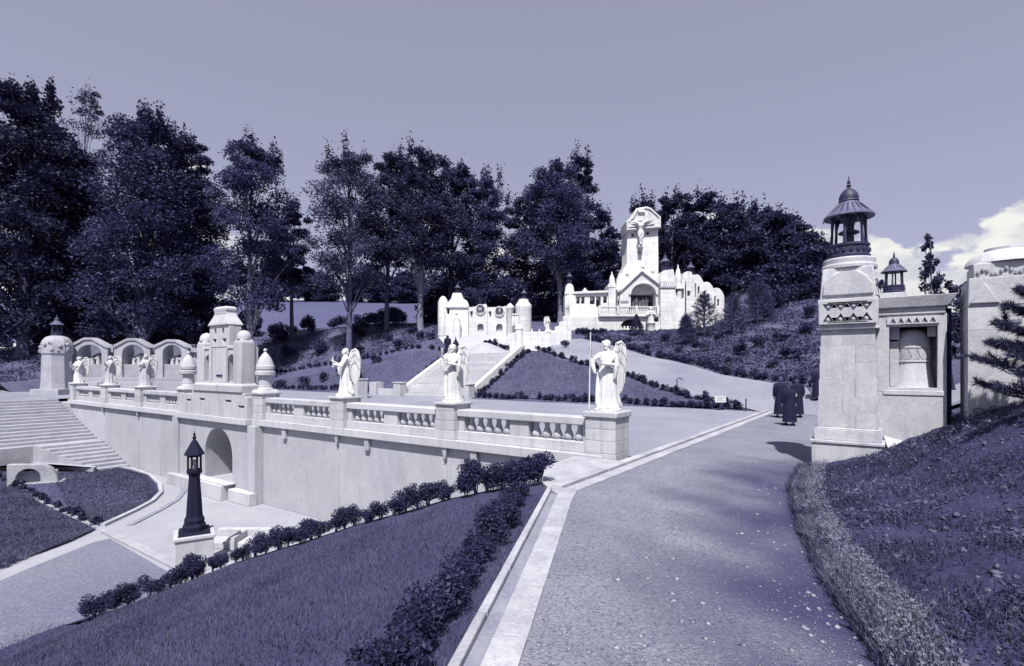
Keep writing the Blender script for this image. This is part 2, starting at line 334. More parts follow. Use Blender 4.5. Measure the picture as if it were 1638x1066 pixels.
def grid_mesh(name, x0, x1, y0, y1, st, keep, off=0.0, rough=0.0):
    xs = np.arange(x0, x1+1e-6, st); ys = np.arange(y0, y1+1e-6, st)
    X, Y_ = np.meshgrid(xs, ys); Z = land(X.ravel(), Y_.ravel()).reshape(X.shape)+off
    if rough: Z = Z+RNG.normal(0, rough, Z.shape)
    nx = len(xs); idx = np.arange(X.size).reshape(X.shape)
    F = np.stack([idx[:-1, :-1], idx[:-1, 1:], idx[1:, 1:], idx[1:, :-1]], -1).reshape(-1, 4)
    cx = X.ravel()[F].mean(1); cy = Y_.ravel()[F].mean(1)
    F = F[keep(cx, cy)]
    V = np.c_[X.ravel(), Y_.ravel(), Z.ravel()]
    used = np.unique(F); mp_ = -np.ones(len(V), int); mp_[used] = np.arange(len(used))
    me = np_mesh(name, V[used], mp_[F]); me.polygons.foreach_set('use_smooth', [True]*len(me.polygons)); return me
def drape(name, poly, m, st=.7, off=.03, kind='structure', flat=None, parent=None, fn=None):
    bm = bmesh.new(); vv = [bm.verts.new((p[0], p[1], 0)) for p in poly]; bm.faces.new(vv)
    bmesh.ops.triangulate(bm, faces=bm.faces[:])
    xs = [p[0] for p in poly]; ys = [p[1] for p in poly]
    if flat is None:
        for ax, lo_, hi in ((0, min(xs), max(xs)), (1, min(ys), max(ys))):
            k = lo_+st
            while k < hi:
                co = (k, 0, 0) if ax == 0 else (0, k, 0); no = (1, 0, 0) if ax == 0 else (0, 1, 0)
                bmesh.ops.bisect_plane(bm, geom=bm.verts[:]+bm.edges[:]+bm.faces[:], plane_co=co, plane_no=no); k += st
    for v in bm.verts: v.co.z = (flat if flat is not None else (fn or hz)(v.co.x, v.co.y))+off
    bmesh.ops.recalc_face_normals(bm, faces=bm.faces[:])
    if sum(f.normal.z for f in bm.faces) < 0: bmesh.ops.reverse_faces(bm, faces=bm.faces[:])
    me = bpy.data.meshes.new(name); bm.to_mesh(me); bm.free()
    me.polygons.foreach_set('use_smooth', [True]*len(me.polygons))
    o = link(name, me, m, parent)
    if kind: o['kind'] = kind
    return o
# ------------------------------------------------------------------ ground sheets
FLOOR = -3.35
g0 = MB(); g0.add([(-2500, -2500, FLOOR-.35), (2500, -2500, FLOOR-.35), (2500, 2500, FLOOR-.35), (-2500, 2500, FLOOR-.35)], [(0, 1, 2, 3)])
prop(g0.build('ground', M['turf']), kind='structure')
me = grid_mesh('hillside', -85, 45, .5, 92, .5, lambda x, y: (x < 5) | (y > 2.4), rough=.02)
prop(link('hillside', me, M['turf']), kind='structure')
me = grid_mesh('roadside_bank', 3.6, 26, -16.4, 3.6, .2, lambda x, y: (y < 2.9) , rough=.022)
prop(link('roadside_bank', me, M['soil']), kind='structure')
me = grid_mesh('roadside_slope', 26, 60, -16.4, 3.6, 2.0, lambda x, y: y < 90)
prop(link('roadside_slope', me, M['turf']), kind='structure')

K0, K1 = (.74, -3.93), (2.84, -8.58)                  # kink of the gutter, and where it leaves the picture
kd = ((K1[0]-K0[0]), (K1[1]-K0[1])); kl = math.hypot(*kd); kd = (kd[0]/kl, kd[1]/kl); kn = (kd[1], -kd[0])   # kn points away from the path, to the lawn
if kn[0] > 0: kn = (-kn[0], -kn[1])
def along(s, o): return (K0[0]+kd[0]*s+kn[0]*o, K0[1]+kd[1]*s+kn[1]*o)   # o > 0 towards the lawn
GUT_END = 16.6
# terrace and path
drape('terrace', [(-60, .33), (.55, .33), (.55, 16.3), (-60, 16.6)], M['gravel2'], flat=0, off=0)
drape('terrace_landing', [(-62, -14), (-41.0, -14), (-41.0, .33), (-60, .33), (-62, 3)], M['gravel2'], flat=0, off=0)
vl = VERGE[::-1]
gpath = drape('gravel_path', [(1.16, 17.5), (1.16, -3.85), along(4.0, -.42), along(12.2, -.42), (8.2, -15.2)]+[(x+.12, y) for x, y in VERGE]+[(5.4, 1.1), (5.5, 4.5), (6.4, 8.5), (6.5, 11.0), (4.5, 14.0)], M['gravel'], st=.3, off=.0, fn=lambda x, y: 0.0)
vp = np.array(VERGE)
at_ = gpath.data.attributes.new('verge_dark', 'FLOAT', 'POINT')
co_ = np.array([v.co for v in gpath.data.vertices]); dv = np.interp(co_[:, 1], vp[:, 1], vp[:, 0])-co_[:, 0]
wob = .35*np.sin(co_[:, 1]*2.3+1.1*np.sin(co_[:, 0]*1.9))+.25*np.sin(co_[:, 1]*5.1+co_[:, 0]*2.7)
ea_ = np.clip(1.12-(dv+wob)/2.1, 0, 1)*.98*np.clip((2.6-co_[:, 1])/2.0, 0, 1)  # path colour darkens towards the verge in wavy patches
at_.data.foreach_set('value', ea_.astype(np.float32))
# the ramp path climbing to the calvary right of the lawn
e = lambda a, b, Y: P(a, b, Y)[:2]
upR = [e(1300, 640, 26.5), e(1290, 622, 28), e(1220, 611, 30.5), e(1150, 600, 33), e(1040, 572, 40), e(960, 550, 46), e(930, 545, 49)]
drape('ramp_path', [(.4, 16.35), (-4.2, 18.2), (-8.4, 19.9), (-16.6, 23.4), (-17.3, 24.0), e(870, 553, 46), e(905, 548, 49)]+upR[::-1]+[(6.45, 10.9), (4.5, 14.0), (1.2, 16.35)], M['gravel2'], off=.0, fn=lambda x, y: max(hz(x, y)+.06, .014))
drape('upper_forecourt', [(-17.3, 23.0), (-18.1, 22.44), (-24.6, 22.44), (-25.4, 22.8), e(700, 541, 50), e(790, 536, 51), e(852, 531, 51.5), e(905, 540, 51), e(905, 548, 49), e(870, 553, 46)], M['paving'], st=.5, off=.0, fn=lambda x, y: max(3.32, hz(x, y)+.12))
drape('station_track', [P(a_, b_, c_)[:2] for a_, b_, c_ in ((1512, 640, 13.5), (1700, 640, 12), (1760, 600, 20), (1520, 600, 21))], M['gravel2'], off=.09)
# far field and the wood behind it
ff = MB(); rows = [(91, 548), (110, 524), (135, 503), (170, 485), (215, 480)]
vs_, fs_ = [], []
for Y, py in rows:
    for k in range(13): vs_.append(P(-700+k*150, py+(2 if k % 2 else 0), Y))
for j in range(len(rows)-1):
    for k in range(12): fs_.append((j*13+k, j*13+k+1, (j+1)*13+k+1, (j+1)*13+k))
ff.add(vs_, fs_); prop(ff.build('far_field', M['field']), kind='structure')

# ------------------------------------------------------------------ lower court
prop(drape('court_floor', [(-75, -40), (3, -40), (.2, -5), (.2, -.28), (-60, -.28)], M['paving'], flat=FLOOR, off=0), kind='structure')
def GF(a, b): return G(a, b, FLOOR)[:2]
dl = [GF(a, b) for a, b in ((-160, 676), (70, 731), (118, 741), (165, 745), (208, 752), (236, 762), (252, 776), (254, 790), (240, 804), (214, 818), (184, 832), (160, 843), (110, 820), (58, 797), (-160, 690))]
def grow(poly, d):
    cx = sum(p[0] for p in poly)/len(poly); cy = sum(p[1] for p in poly)/len(poly); r = []
    for p in poly:
        l_ = math.hypot(p[0]-cx, p[1]-cy); r.append((cx+(p[0]-cx)*(1+d/l_), cy+(p[1]-cy)*(1+d/l_)))
    return r
def ribbon(name, pts, w0, w1, z0, z1, m):                 # a kerb following an open line, w0..w1 to its left
    n = len(pts); A, B = [], []
    for i, p in enumerate(pts):
        a, b = pts[max(i-1, 0)], pts[min(i+1, n-1)]; dx, dy = b[0]-a[0], b[1]-a[1]; l_ = math.hypot(dx, dy); nx, ny = -dy/l_, dx/l_
        A.append((p[0]+nx*w0, p[1]+ny*w0)); B.append((p[0]+nx*w1, p[1]+ny*w1))
    mb = MB()
    for i in range(n-1):
        a, b, c, d = A[i], A[i+1], B[i+1], B[i]
        mb.add([(*a, z0), (*b, z0), (*c, z0), (*d, z0), (*a, z1), (*b, z1), (*c, z1), (*d, z1)], [(4, 5, 6, 7), (0, 1, 5, 4), (2, 3, 7, 6), (1, 2, 6, 5), (3, 0, 4, 7)])
    o = mb.build(name, m, smooth=False); prop(o, kind='structure'); return o
def ring(name, label, cat, poly, w0, w1, z0, z1, m):
    a, b = grow(poly, w0), grow(poly, w1); n = len(poly); mb = MB()
    for i in range(n):
        j = (i+1) % n
        mb.add([(*a[i], z0), (*a[j], z0), (*b[j], z0), (*b[i], z0), (*a[i], z1), (*a[j], z1), (*b[j], z1), (*b[i], z1)], [(0, 1, 5, 4), (2, 3, 7, 6), (4, 5, 6, 7)])
    o = mb.build(name, m); prop(o, kind='structure'); return o
drape('court_lawn', dl, M['lawn'], flat=FLOOR, off=.03)
arc_ = dl[2:12]
ribbon('court_kerb', arc_, 0, .16, FLOOR, FLOOR+.1, M['kerb'])
ribbon('court_kerb', arc_, .85, 1.05, FLOOR, FLOOR+.04, M['channel'])
d2 = [GF(a, b) for a, b in ((-160, 702), (60, 804), (152, 848), (110, 868), (58, 888), (-160, 970))]
drape('court_lawn', d2, M['lawn2'], flat=FLOOR, off=.03)
drape('court_gravel', [GF(a, b) for a, b in ((-160, 1000), (58, 905), (150, 868), (176, 862), (285, 925), (330, 990), (200, 1120), (-60, 1120))], M['court'], flat=FLOOR, off=.012)
cb = MB(); q = [GF(a, b) for a, b in ((160, 852), (172, 848), (296, 905), (284, 915))]
cb.slab(q, FLOOR, FLOOR+.07); prop(cb.build('court_kerb', M['kerb'], bevel=.01), kind='structure')

# the near lawn falls away from the gutter to the court
PROF = [(-.3, .03), (0, 0), (.6, -.06), (2, -.37), (3.95, -.97), (6.95, -1.98), (10.1, -3.3), (11.6, -3.42), (13, -3.45)]
def fall(d):
    for (a, za), (b, zb) in zip(PROF, PROF[1:]):
        if d <= b: return za+(zb-za)*(d-a)/(b-a)
    return PROF[-1][1]
def bank_z(x, y):
    return fall((x-K0[0])*kn[0]+(y-K0[1])*kn[1])+.012*math.sin(1.7*x+2.3*y)*math.sin(1.1*y-.6*x)
HA, HB = (.30, -3.55), (-8.5, -8.15)                   # foot of the hedge along the crest above the court
HL = math.hypot(HB[0]-HA[0], HB[1]-HA[1]); hd = ((HB[0]-HA[0])/HL, (HB[1]-HA[1])/HL); hn = (hd[1], -hd[0])
if hn[1] < 0: hn = (-hn[0], -hn[1])
HE = (HA[0]+hd[0]*13, HA[1]+hd[1]*13)
drape('near_lawn', [along(.35, .02), along(12.5, .02), (-8, -16.5), (HE[0]-.5, HE[1]-5), HE, HB, HA], M['lawn2'], st=.45, off=0, fn=bank_z)
tb = MB(); vs_, fs_ = [], []
for k in range(15):
    b_ = (HA[0]+hd[0]*13*k/14, HA[1]+hd[1]*13*k/14); z = bank_z(*b_)
    f_ = max(.05, (z-FLOOR)*.42)
    vs_ += [(b_[0], b_[1], z), (b_[0]+hn[0]*.35, b_[1]+hn[1]*.35, z-.03), (b_[0]+hn[0]*(.35+f_), b_[1]+hn[1]*(.35+f_), FLOOR-.05)]
for k in range(14):
    for j in range(2): a = k*3+j; fs_.append((a, a+3, a+4, a+1))
tb.add(vs_, fs_); prop(tb.build('court_side_slope', M['soil']), kind='structure')
# concrete apron at the wall end
ap = MB(); ap.slab([(-.65, -.52), (.62, -.52), (.62, -3.8), (.3, -3.52), (-.5, -2.2)], -.6, .015)
prop(ap.build('paved_apron', M['kerb'], bevel=.01), kind='structure')
ap = MB(); ap.slab([(-.75, -.52), (-.65, -.52), (-.5, -2.2), (.28, -3.5), (.2, -3.75), (-.65, -2.2)], FLOOR, -.1)
prop(ap.build('apron_side', M['wall']), kind='structure')

# ------------------------------------------------------------------ gutter along the path
def strip(mb, s0, s1, a, b, z0, z1, leg):
    if leg == 1: q = [along(s0, a), along(s1, a), along(s1, b), along(s0, b)]
    else: q = [(.62+a, s0), (.62+b, s0), (.62+b, s1), (.62+a, s1)]
    mb.slab(q, z0, z1)
gut = thing('stone_gutter', 'long pale stone gutter edging the gravel path, kinked near the balustrade end', 'gutter', (0, 0, 0))
rr = random.Random(3)
s = -.05
while s < 12:                                          # kerb stones and slabs of the near leg
    ln = 1.0+rr.uniform(-.05, .05)
    mb = MB(); strip(mb, s, s+ln-.012, -.01, .075, -.2, .055+rr.uniform(-.004, .004), 1); mb.build('kerb_stone', M['kerb'], gut, bevel=.012)
    mb = MB(); strip(mb, s+.3, s+.3+ln-.010, -.42, -.145, -.2, .022+rr.uniform(-.004, .004), 1); mb.build('slab', M['kerb'], gut, bevel=.012)
    s += ln
mb = MB(); strip(mb, 0, 12, -.145, -.01, -.2, -.012, 1); mb.build('channel', M['channel'], gut)
s = -3.7
while s < GUT_END:
    ln = 1.0+rr.uniform(-.05, .05)
    mb = MB(); strip(mb, s, s+ln-.012, .0, .2, -.2, .05+rr.uniform(-.004, .004), 2); mb.build('kerb_stone', M['kerb'], gut, bevel=.012)
    mb = MB(); strip(mb, s, s+ln-.010, .27, .53, -.2, .02+rr.uniform(-.004, .004), 2); mb.build('slab', M['kerb'], gut, bevel=.012)
    s += ln
mb = MB(); strip(mb, -3.7, GUT_END, .2, .27, -.2, -.012, 2); mb.build('channel', M['channel'], gut)
mb = MB(); mb.slab([(.62, -3.7), (1.15, -3.7), along(.7, -.42), along(.3, -.145), along(-.05, .075), (.6, -3.8)], -.2, .026); mb.build('corner_slab', M['kerb'], gut, bevel=.012)

# ------------------------------------------------------------------ retaining wall of the court
XS = [0.0, -5.05, -10.15, -15.3, -22.1, -27.2, -32.2, -37.6]     # pedestals along the balustrade
wl = thing('retaining_wall', 'pale smooth retaining wall under the balustrade above the lower court', 'wall', (-18.7, 0, FLOOR))
WX = 18.7
def wpart(name, mb, m=None, bevel=.012): return mb.build(name, m or M['wall'], wl, bevel, loc=(WX, 0, -FLOOR))
edges = [.42, -5.05, -10.15, -15.3]
for a, b in zip(edges, edges[1:]):
    mb = MB(); mb.box(b+.012, a-.012, -.30, .30, FLOOR, -.19); wpart('wall_panel', mb)
edges = [-22.1, -24.6, -27.2, -29.7, -32.2, -35.0, -37.6, -40.8]
for i, (a, b) in enumerate(zip(edges, edges[1:])):
    mb = MB(); mb.box(b+.012, a-.012, -.30, .30, FLOOR, -.19); wpart('wall_panel', mb)
mb = MB(); mb.box(-40.8, -19.8, -.27, .31, FLOOR, -.2); mb.box(-16.5, .42, -.27, .31, FLOOR, -.2); wpart('wall_core', mb, M['old'], 0)
for x in (-15.3, -22.1):
    mb = MB(); mb.box(x-.28, x+.28, -.66, -.30, FLOOR, -.19); wpart('pilaster', mb)
for x in (-8.55, -3.95, -13.4):                          # added stubs below the cornice, standing in for small shadow marks
    mb = MB(); mb.box(x-.11, x+.11, -.42, -.303, -.58, -.19); wpart('shadow_stub', mb, M['wall'], .008)
for x in (-5.05, -10.15, -27.2, -32.2):  # more added stubs, shaped in place of small shadows
    mb = MB(); mb.frus(x, -.36, -.52, -.19, .06, .1, .2, .14); wpart('shadow_stub', mb, M['wall'], .008)
cx0 = -18.15
mb = MB(); mb.plate([(-21.82, FLOOR), (-15.58, FLOOR), (-15.58, -.19), (-21.82, -.19)], [arch(cx0-1.2, cx0+1.2, -2.75, -1.65)], -.56, -.3); wpart('arch_panel', mb)
mb = MB(); mb.plate([(cx0-1.6, -3.2), (cx0+1.6, -3.2), (cx0+1.6, -.2), (cx0-1.6, -.2)], [arch(cx0-1.19, cx0+1.19, -2.75, -1.65)], -.3, 1.3)
mb.box(cx0-1.6, cx0+1.6, 1.3, 1.4, -3.2, -.2); wpart('arch_vault', mb, M['wall'], 0)
mb = MB(); mb.box(cx0-1.3, cx0+1.3, -1.1, -.561, FLOOR, -2.72); wpart('basin', mb, M['stone'], .02)
mb = MB(); mb.box(cx0-1.5, cx0+1.5, -1.0, -.561, -2.72, -2.66); wpart('basin_rim', mb, M['stone'], .015)
mb = MB(); mb.box(cx0+1.5, -15.0, -.9, -.563, FLOOR, -2.85); wpart('plinth', mb, M['stone'], .02)
mb = MB(); mb.box(-22.4, cx0-1.5, -.9, -.563, FLOOR, -2.85); wpart('plinth', mb, M['stone'], .02)
mb = MB(); mb.box(cx0+.62, cx0+.95, -.03, .05, -2.2, -1.9); wpart('tablet', mb, M['old'], .01)

# ------------------------------------------------------------------ balustrades
def courses(mb_list, x0, x1, y0, y1, zs):
    for a, b in zip(zs, zs[1:]): m_ = MB(); m_.box(x0, x1, y0, y1, a+.004, b-.004); mb_list.append(m_)
bal_me = MB().lathe([(.085, .32), (.10, .34), (.125, .38), (.13, .43), (.105, .50), (.075, .58), (.062, .65), (.075, .69), (.08, .742)], 10).mesh('baluster')
def balustrade(name_label, xs, group, ends):
    bx0 = (xs[0]+xs[-1])/2
    t = thing('balustrade', name_label, 'balustrade', (bx0, 0, 0), group=group)
    def bp(name, mb, m='stone', bevel=.012): return mb.build(name, M[m], t, bevel, loc=(-bx0, 0, 0))
    lo_, hi = min(xs)-ends[1], max(xs)+ends[0]
    mb = MB(); mb.box(lo_, hi, -.47, .4, -.185, .06); bp('cornice', mb)
    for i, x in enumerate(xs):
        if i == 0 and ends[2]: continue
        zs = [.062, .33, .62, .90, 1.07]
        for j, (a, b) in enumerate(zip(zs, zs[1:])):
            mb = MB(); mb.box(x-.365, x+.365, -.40, .365, a+.003, b-.003); bp('pedestal_block', mb, bevel=.01)
        mb = MB(); mb.box(x-.42, x+.42, -.455, .42, 1.07, 1.15); bp('pedestal_cap', mb, bevel=.02)
    for a, b in zip(xs, xs[1:]):
        x1, x0 = a-.37, b+.37; ln = x1-x0
        mb = MB(); mb.box(x0, x1, -.26, .2, .062, .32); bp('base_course', mb)
        mb = MB(); mb.box(x0, x1, -.28, .22, .742, .945); bp('rail', mb, bevel=.025)
        sb, mid = .22, .62; gw = (ln-2*sb-mid)/2
        for u0, u1 in ((x0, x0+sb), (x0+sb+gw, x0+sb+gw+mid), (x1-sb, x1)):
            mb = MB(); mb.box(u0, u1, -.2, .14, .322, .740); bp('block', mb, bevel=.008)
        for g in (x0+sb, x0+sb+gw+mid):
            for k in range(5): link('baluster', bal_me, M['stone'], t, (g+gw*(k+.5)/5-bx0, -.03, 0))
    return t
balustrade('right-hand run of pale stone balustrade, its bays nearest the gravel path', XS[:4], 'balustrades along the terrace edge', (.05, .3, True))
balustrade('left-hand run of pale stone balustrade, beyond the domed shrine near the stairs', XS[4:], 'balustrades along the terrace edge', (.3, .5, False))
pt = thing('end_pedestal', 'broad coursed stone pedestal ending the balustrade beside the path gutter', 'pedestal', (0, 0, 0))
zs = [-.2, .12, .42, .70, .97]
for j, (a, b) in enumerate(zip(zs, zs[1:])):
    for u0, u1 in (((-.40, .02), (.02, .40)) if j % 2 else ((-.40, -.16), (-.16, .40))):
        mb = MB(); mb.box(u0+.003, u1-.003, -.44, .38, a+.003, b-.003); mb.build('stone', M['stone'], pt, .01)
mb = MB(); mb.box(-.45, .45, -.49, .43, .97, 1.12); mb.build('cap', M['stone'], pt, .03)
mb = MB(); mb.box(-.385, .385, -.425, .365, -.2, .96); mb.build('core', M['old'], pt)

# ------------------------------------------------------------------ the domed shrine on the balustrade
sh = thing('fountain_shrine', 'pale stepped shrine with two arched niches and a bell-shaped top over the court arch', 'shrine', (-18.15, 0, 0))
def sp(name, mb, m='stone', bevel=.015): return mb.build(name, M[m], sh, bevel)
# low parapet carrying it, with the dark slots
mb = MB(); mb.plate([(-3.56, .062), (2.46, .062), (2.46, .95), (2.3, .95), (2.3, 1.12), (-2.3, 1.12), (-2.3, .95), (-3.56, .95)],
   [[(a, b), (a+w_, b), (a+w_, b+.09), (a, b+.09)] for a, b, w_ in ((-1.6, .70, .5), (.7, .70, .5), (1.75, .5, .5), (-2.9, .62, .5))], -.62, .3); sp('parapet', mb)
mb = MB(); mb.box(-3.4, 2.3, .31, .45, .062, .9); sp('parapet_back', mb, 'old', 0)
mb = MB(); mb.box(-3.64, 2.54, -.74, .5, -.185, .06); sp('cornice', mb)
mb = MB(); mb.box(-2.12, 2.12, -.68, .12, 1.12, 1.42); sp('base', mb, bevel=.03)
mb = MB(); mb.frus(0, -.28, 1.42, 1.5, 4.1, .74, 3.96, .62); sp('base_slope', mb, bevel=.01)
mb = MB(); mb.plate([(-1.9, 1.5), (-.5, 1.5), (-.5, 3.05), (-1.9, 3.05)], [arch(-1.32, -.70, 1.56, 2.42, 10)], -.5, -.25); mb.plate([(.5, 1.5), (1.9, 1.5), (1.9, 3.05), (.5, 3.05)], [arch(.70, 1.32, 1.56, 2.42, 10)], -.5, -.25); mb.box(-.499, .499, -.5, -.25, 1.5, 3.05); mb.box(-1.88, 1.88, .12, .2, 1.5, 3.04); sp('body', mb)
mb = MB(); mb.box(-1.89, -1.33, -.25, .12, 1.5, 3.03); mb.box(-.69, .69, -.25, .12, 1.5, 3.03); mb.box(1.33, 1.89, -.25, .12, 1.5, 3.03); sp('niche_side', mb, 'stone', 0)
for sx in (-1, 1):
    mb = MB(); mb.box(sx*1.62-.33, sx*1.62+.33, -.57, .0, 1.5, 3.2); mb.frus(sx*1.62, -.28, 3.2, 3.36, .66, .57, .5, .46); sp('corner_pier', mb)
    mb = MB(); mb.lathe([(.29, 3.36), (.29, 3.46), (.265, 3.57), (.2, 3.66), (.1, 3.72), (.01, 3.74)], 14, sx*1.62, -.28); sp('pier_dome', mb, bevel=0)
    mb = MB(); mb.lathe([(.14, 1.5), (.16, 1.55), (.16, 2.2), (.12, 2.3)], 10, sx*1.01, -.08); sp('niche_column', mb, bevel=0)
    mb = MB(); mb.box(sx*1.01-.3, sx*1.01+.3, -.55, -.5, 2.98, 3.1); sp('niche_lintel', mb)
for sx in (-1, 1):
    mb = MB(); mb.box(sx*.68-.07, sx*.68+.07, -.6, -.502, 1.5, 3.0); sp('pilaster', mb, bevel=.01)
mb = MB(); mb.plate([(-.85, 3.05), (.85, 3.05), (.85, 4.0), (-.85, 4.0)], [[(-.62, 3.42), (-.22, 3.42), (-.42, 3.1)], [(.22, 3.42), (.62, 3.42), (.42, 3.1)], arch(-.44, -.24, 3.6, 3.78, 8, .1), arch(.24, .44, 3.6, 3.78, 8, .1)], -.52, -.3)
mb.box(-.84, .84, -.29, .02, 3.05, 3.99); sp('tower', mb)
oc = lambda r0, r1, z0, z1: MB().lathe([(r0, z0), (r1, z1)], 4, 0, 0, math.pi/4, 1, .72)
mb = MB(); mb.lathe([(1.215, 4.0), (1.23, 4.03), (1.14, 4.12), (.98, 4.27), (.82, 4.42), (.76, 4.52)], 4, 0, -.25, math.pi/4, 1, .40); sp('bell_roof', mb, bevel=.02)
mb = MB(); mb.lathe([(.72, 4.5), (.70, 4.62), (.76, 4.66), (.76, 4.76), (.60, 4.83)], 4, 0, -.25, math.pi/4, 1, .46); sp('crown', mb, bevel=.02)
mb = MB(); mb.box(-.25, .25, -.53, -.498, 1.78, 1.86); sp('slot', mb, 'timber', 0)
for x, lb in ((-15.3, 'pale stone post with a cone cap and ball, right of the domed shrine'), (-22.1, 'pale stone post with a cone cap and ball, left of the domed shrine')):
    t = thing('finial_post', lb, 'post', (x, -.05, 1.15), group='finial posts flanking the shrine')
    mb = MB(); mb.frus(0, 0, 0, .12, .8, .8, .62, .62); mb.lathe([(.33, .12), (.27, .2), (.27, .3)], 14); mb.build('base', M['stone'], t, .01)
    mb = MB(); mb.lathe([(.26, .3), (.25, .66), (.27, .68)], 14); mb.build('neck', M['stone'], t)
    mb = MB(); mb.lathe([(.36, .68), (.39, .72), (.39, .86), (.33, .9)], 16); mb.build('collar', M['stone'], t)
    mb = MB(); mb.lathe([(.33, .93), (.36, .95), (.36, 1.08), (.33, 1.12)], 16); mb.build('collar', M['stone'], t)
    mb = MB(); mb.lathe([(.30, .9), (.30, .93)], 14); mb.build('joint', M['old'], t)
    mb = MB(); mb.lathe([(.33, 1.12), (.30, 1.22), (.22, 1.42), (.12, 1.56), (.05, 1.64), (.04, 1.67)], 16); mb.ball((0, 0, 1.73), .075, 10, 7); mb.build('cap', M['stone'], t)

# ------------------------------------------------------------------ stairs down to the court at the far left
st = thing('court_staircase', 'broad pale two-flight staircase rising along the wall at far left', 'staircase', (-28.5, -1, FLOOR))
ox, oy, oz = 28.5, 1, -FLOOR
n1 = 8
for k in range(n1):
    x1 = -28.5-k*.53; yl = -1.75-(k/n1)*1.6
    mb = MB(); mb.slab([(x1-.56, yl-.25), (x1, yl), (x1, -.31), (x1-.56, -.31)], FLOOR-.1, FLOOR+.1475*(k+1)); mb.build('step', M['aged'], st, .012, (ox, oy, oz))
mb = MB(); mb.box(-33.5, -32.745, -7, -.31, FLOOR-.1, FLOOR+1.185); mb.build('landing', M['aged'], st, .012, (ox, oy, oz))
for k in range(14):
    x1 = -33.45-k*.54; h_ = FLOOR+1.18+(k+1)*.155
    mb = MB(); mb.box(x1-.57, x1, -7-.2*k, -.31, FLOOR-.1, h_); mb.build('step', M['aged'], st, .012, (ox, oy, oz))
mb = MB(); mb.slab([(-28.3, -2.0), (-28.5, -1.78), (-33.2, -3.4), (-35, -7.2), (-35.4, -7.1), (-33.5, -3.75)], FLOOR, FLOOR+.3); mb.build('side_kerb', M['kerb'], st, .03, (ox, oy, oz))
# low round-headed stone at the foot of the stairs, half out of the picture
bx_ = GF(72, 772); t = thing('kerb_stone_arch', 'low round-headed stone with a dark arched recess by the stair foot', 'stone block', (bx_[0], bx_[1], FLOOR), rad(YAW)+.5)
mb = MB(); mb.plate([(-1.3, 0), (.55, 0), (.5, .35), (.3, .7), (0, .92), (-1.3, 1.0)], [arch(-1.0, -.1, .05, .3, 10)], -.3, .1); mb.box(-1.25, .45, .101, .3, 0, .55); mb.build('block', M['kerb'], t, .02)
mb = MB(); mb.box(-1.3, .75, -.42, .42, -.05, .06); mb.build('base', M['old'], t, .02)
# low tee-shaped stone seat in the court
sx_, sy_ = GF(398, 866); t = thing('stone_bench', 'low pale tee-shaped stone bench behind the lamp block in the court', 'bench', (sx_, sy_, FLOOR), rad(YAW))
mb = MB(); mb.box(-.95, .75, -.1, .12, 0, .42); mb.build('back_rest', M['stone'], t, .02)
mb = MB(); mb.box(-.2, .0, -.9, -.1, 0, .40); mb.build('divider', M['stone'], t, .02)
mb = MB(); mb.box(-1.05, -.22, -.75, -.101, 0, .2); mb.build('seat', M['stone'], t, .02)
mb = MB(); mb.box(.02, .95, -.75, -.101, 0, .2); mb.build('seat', M['stone'], t, .02)
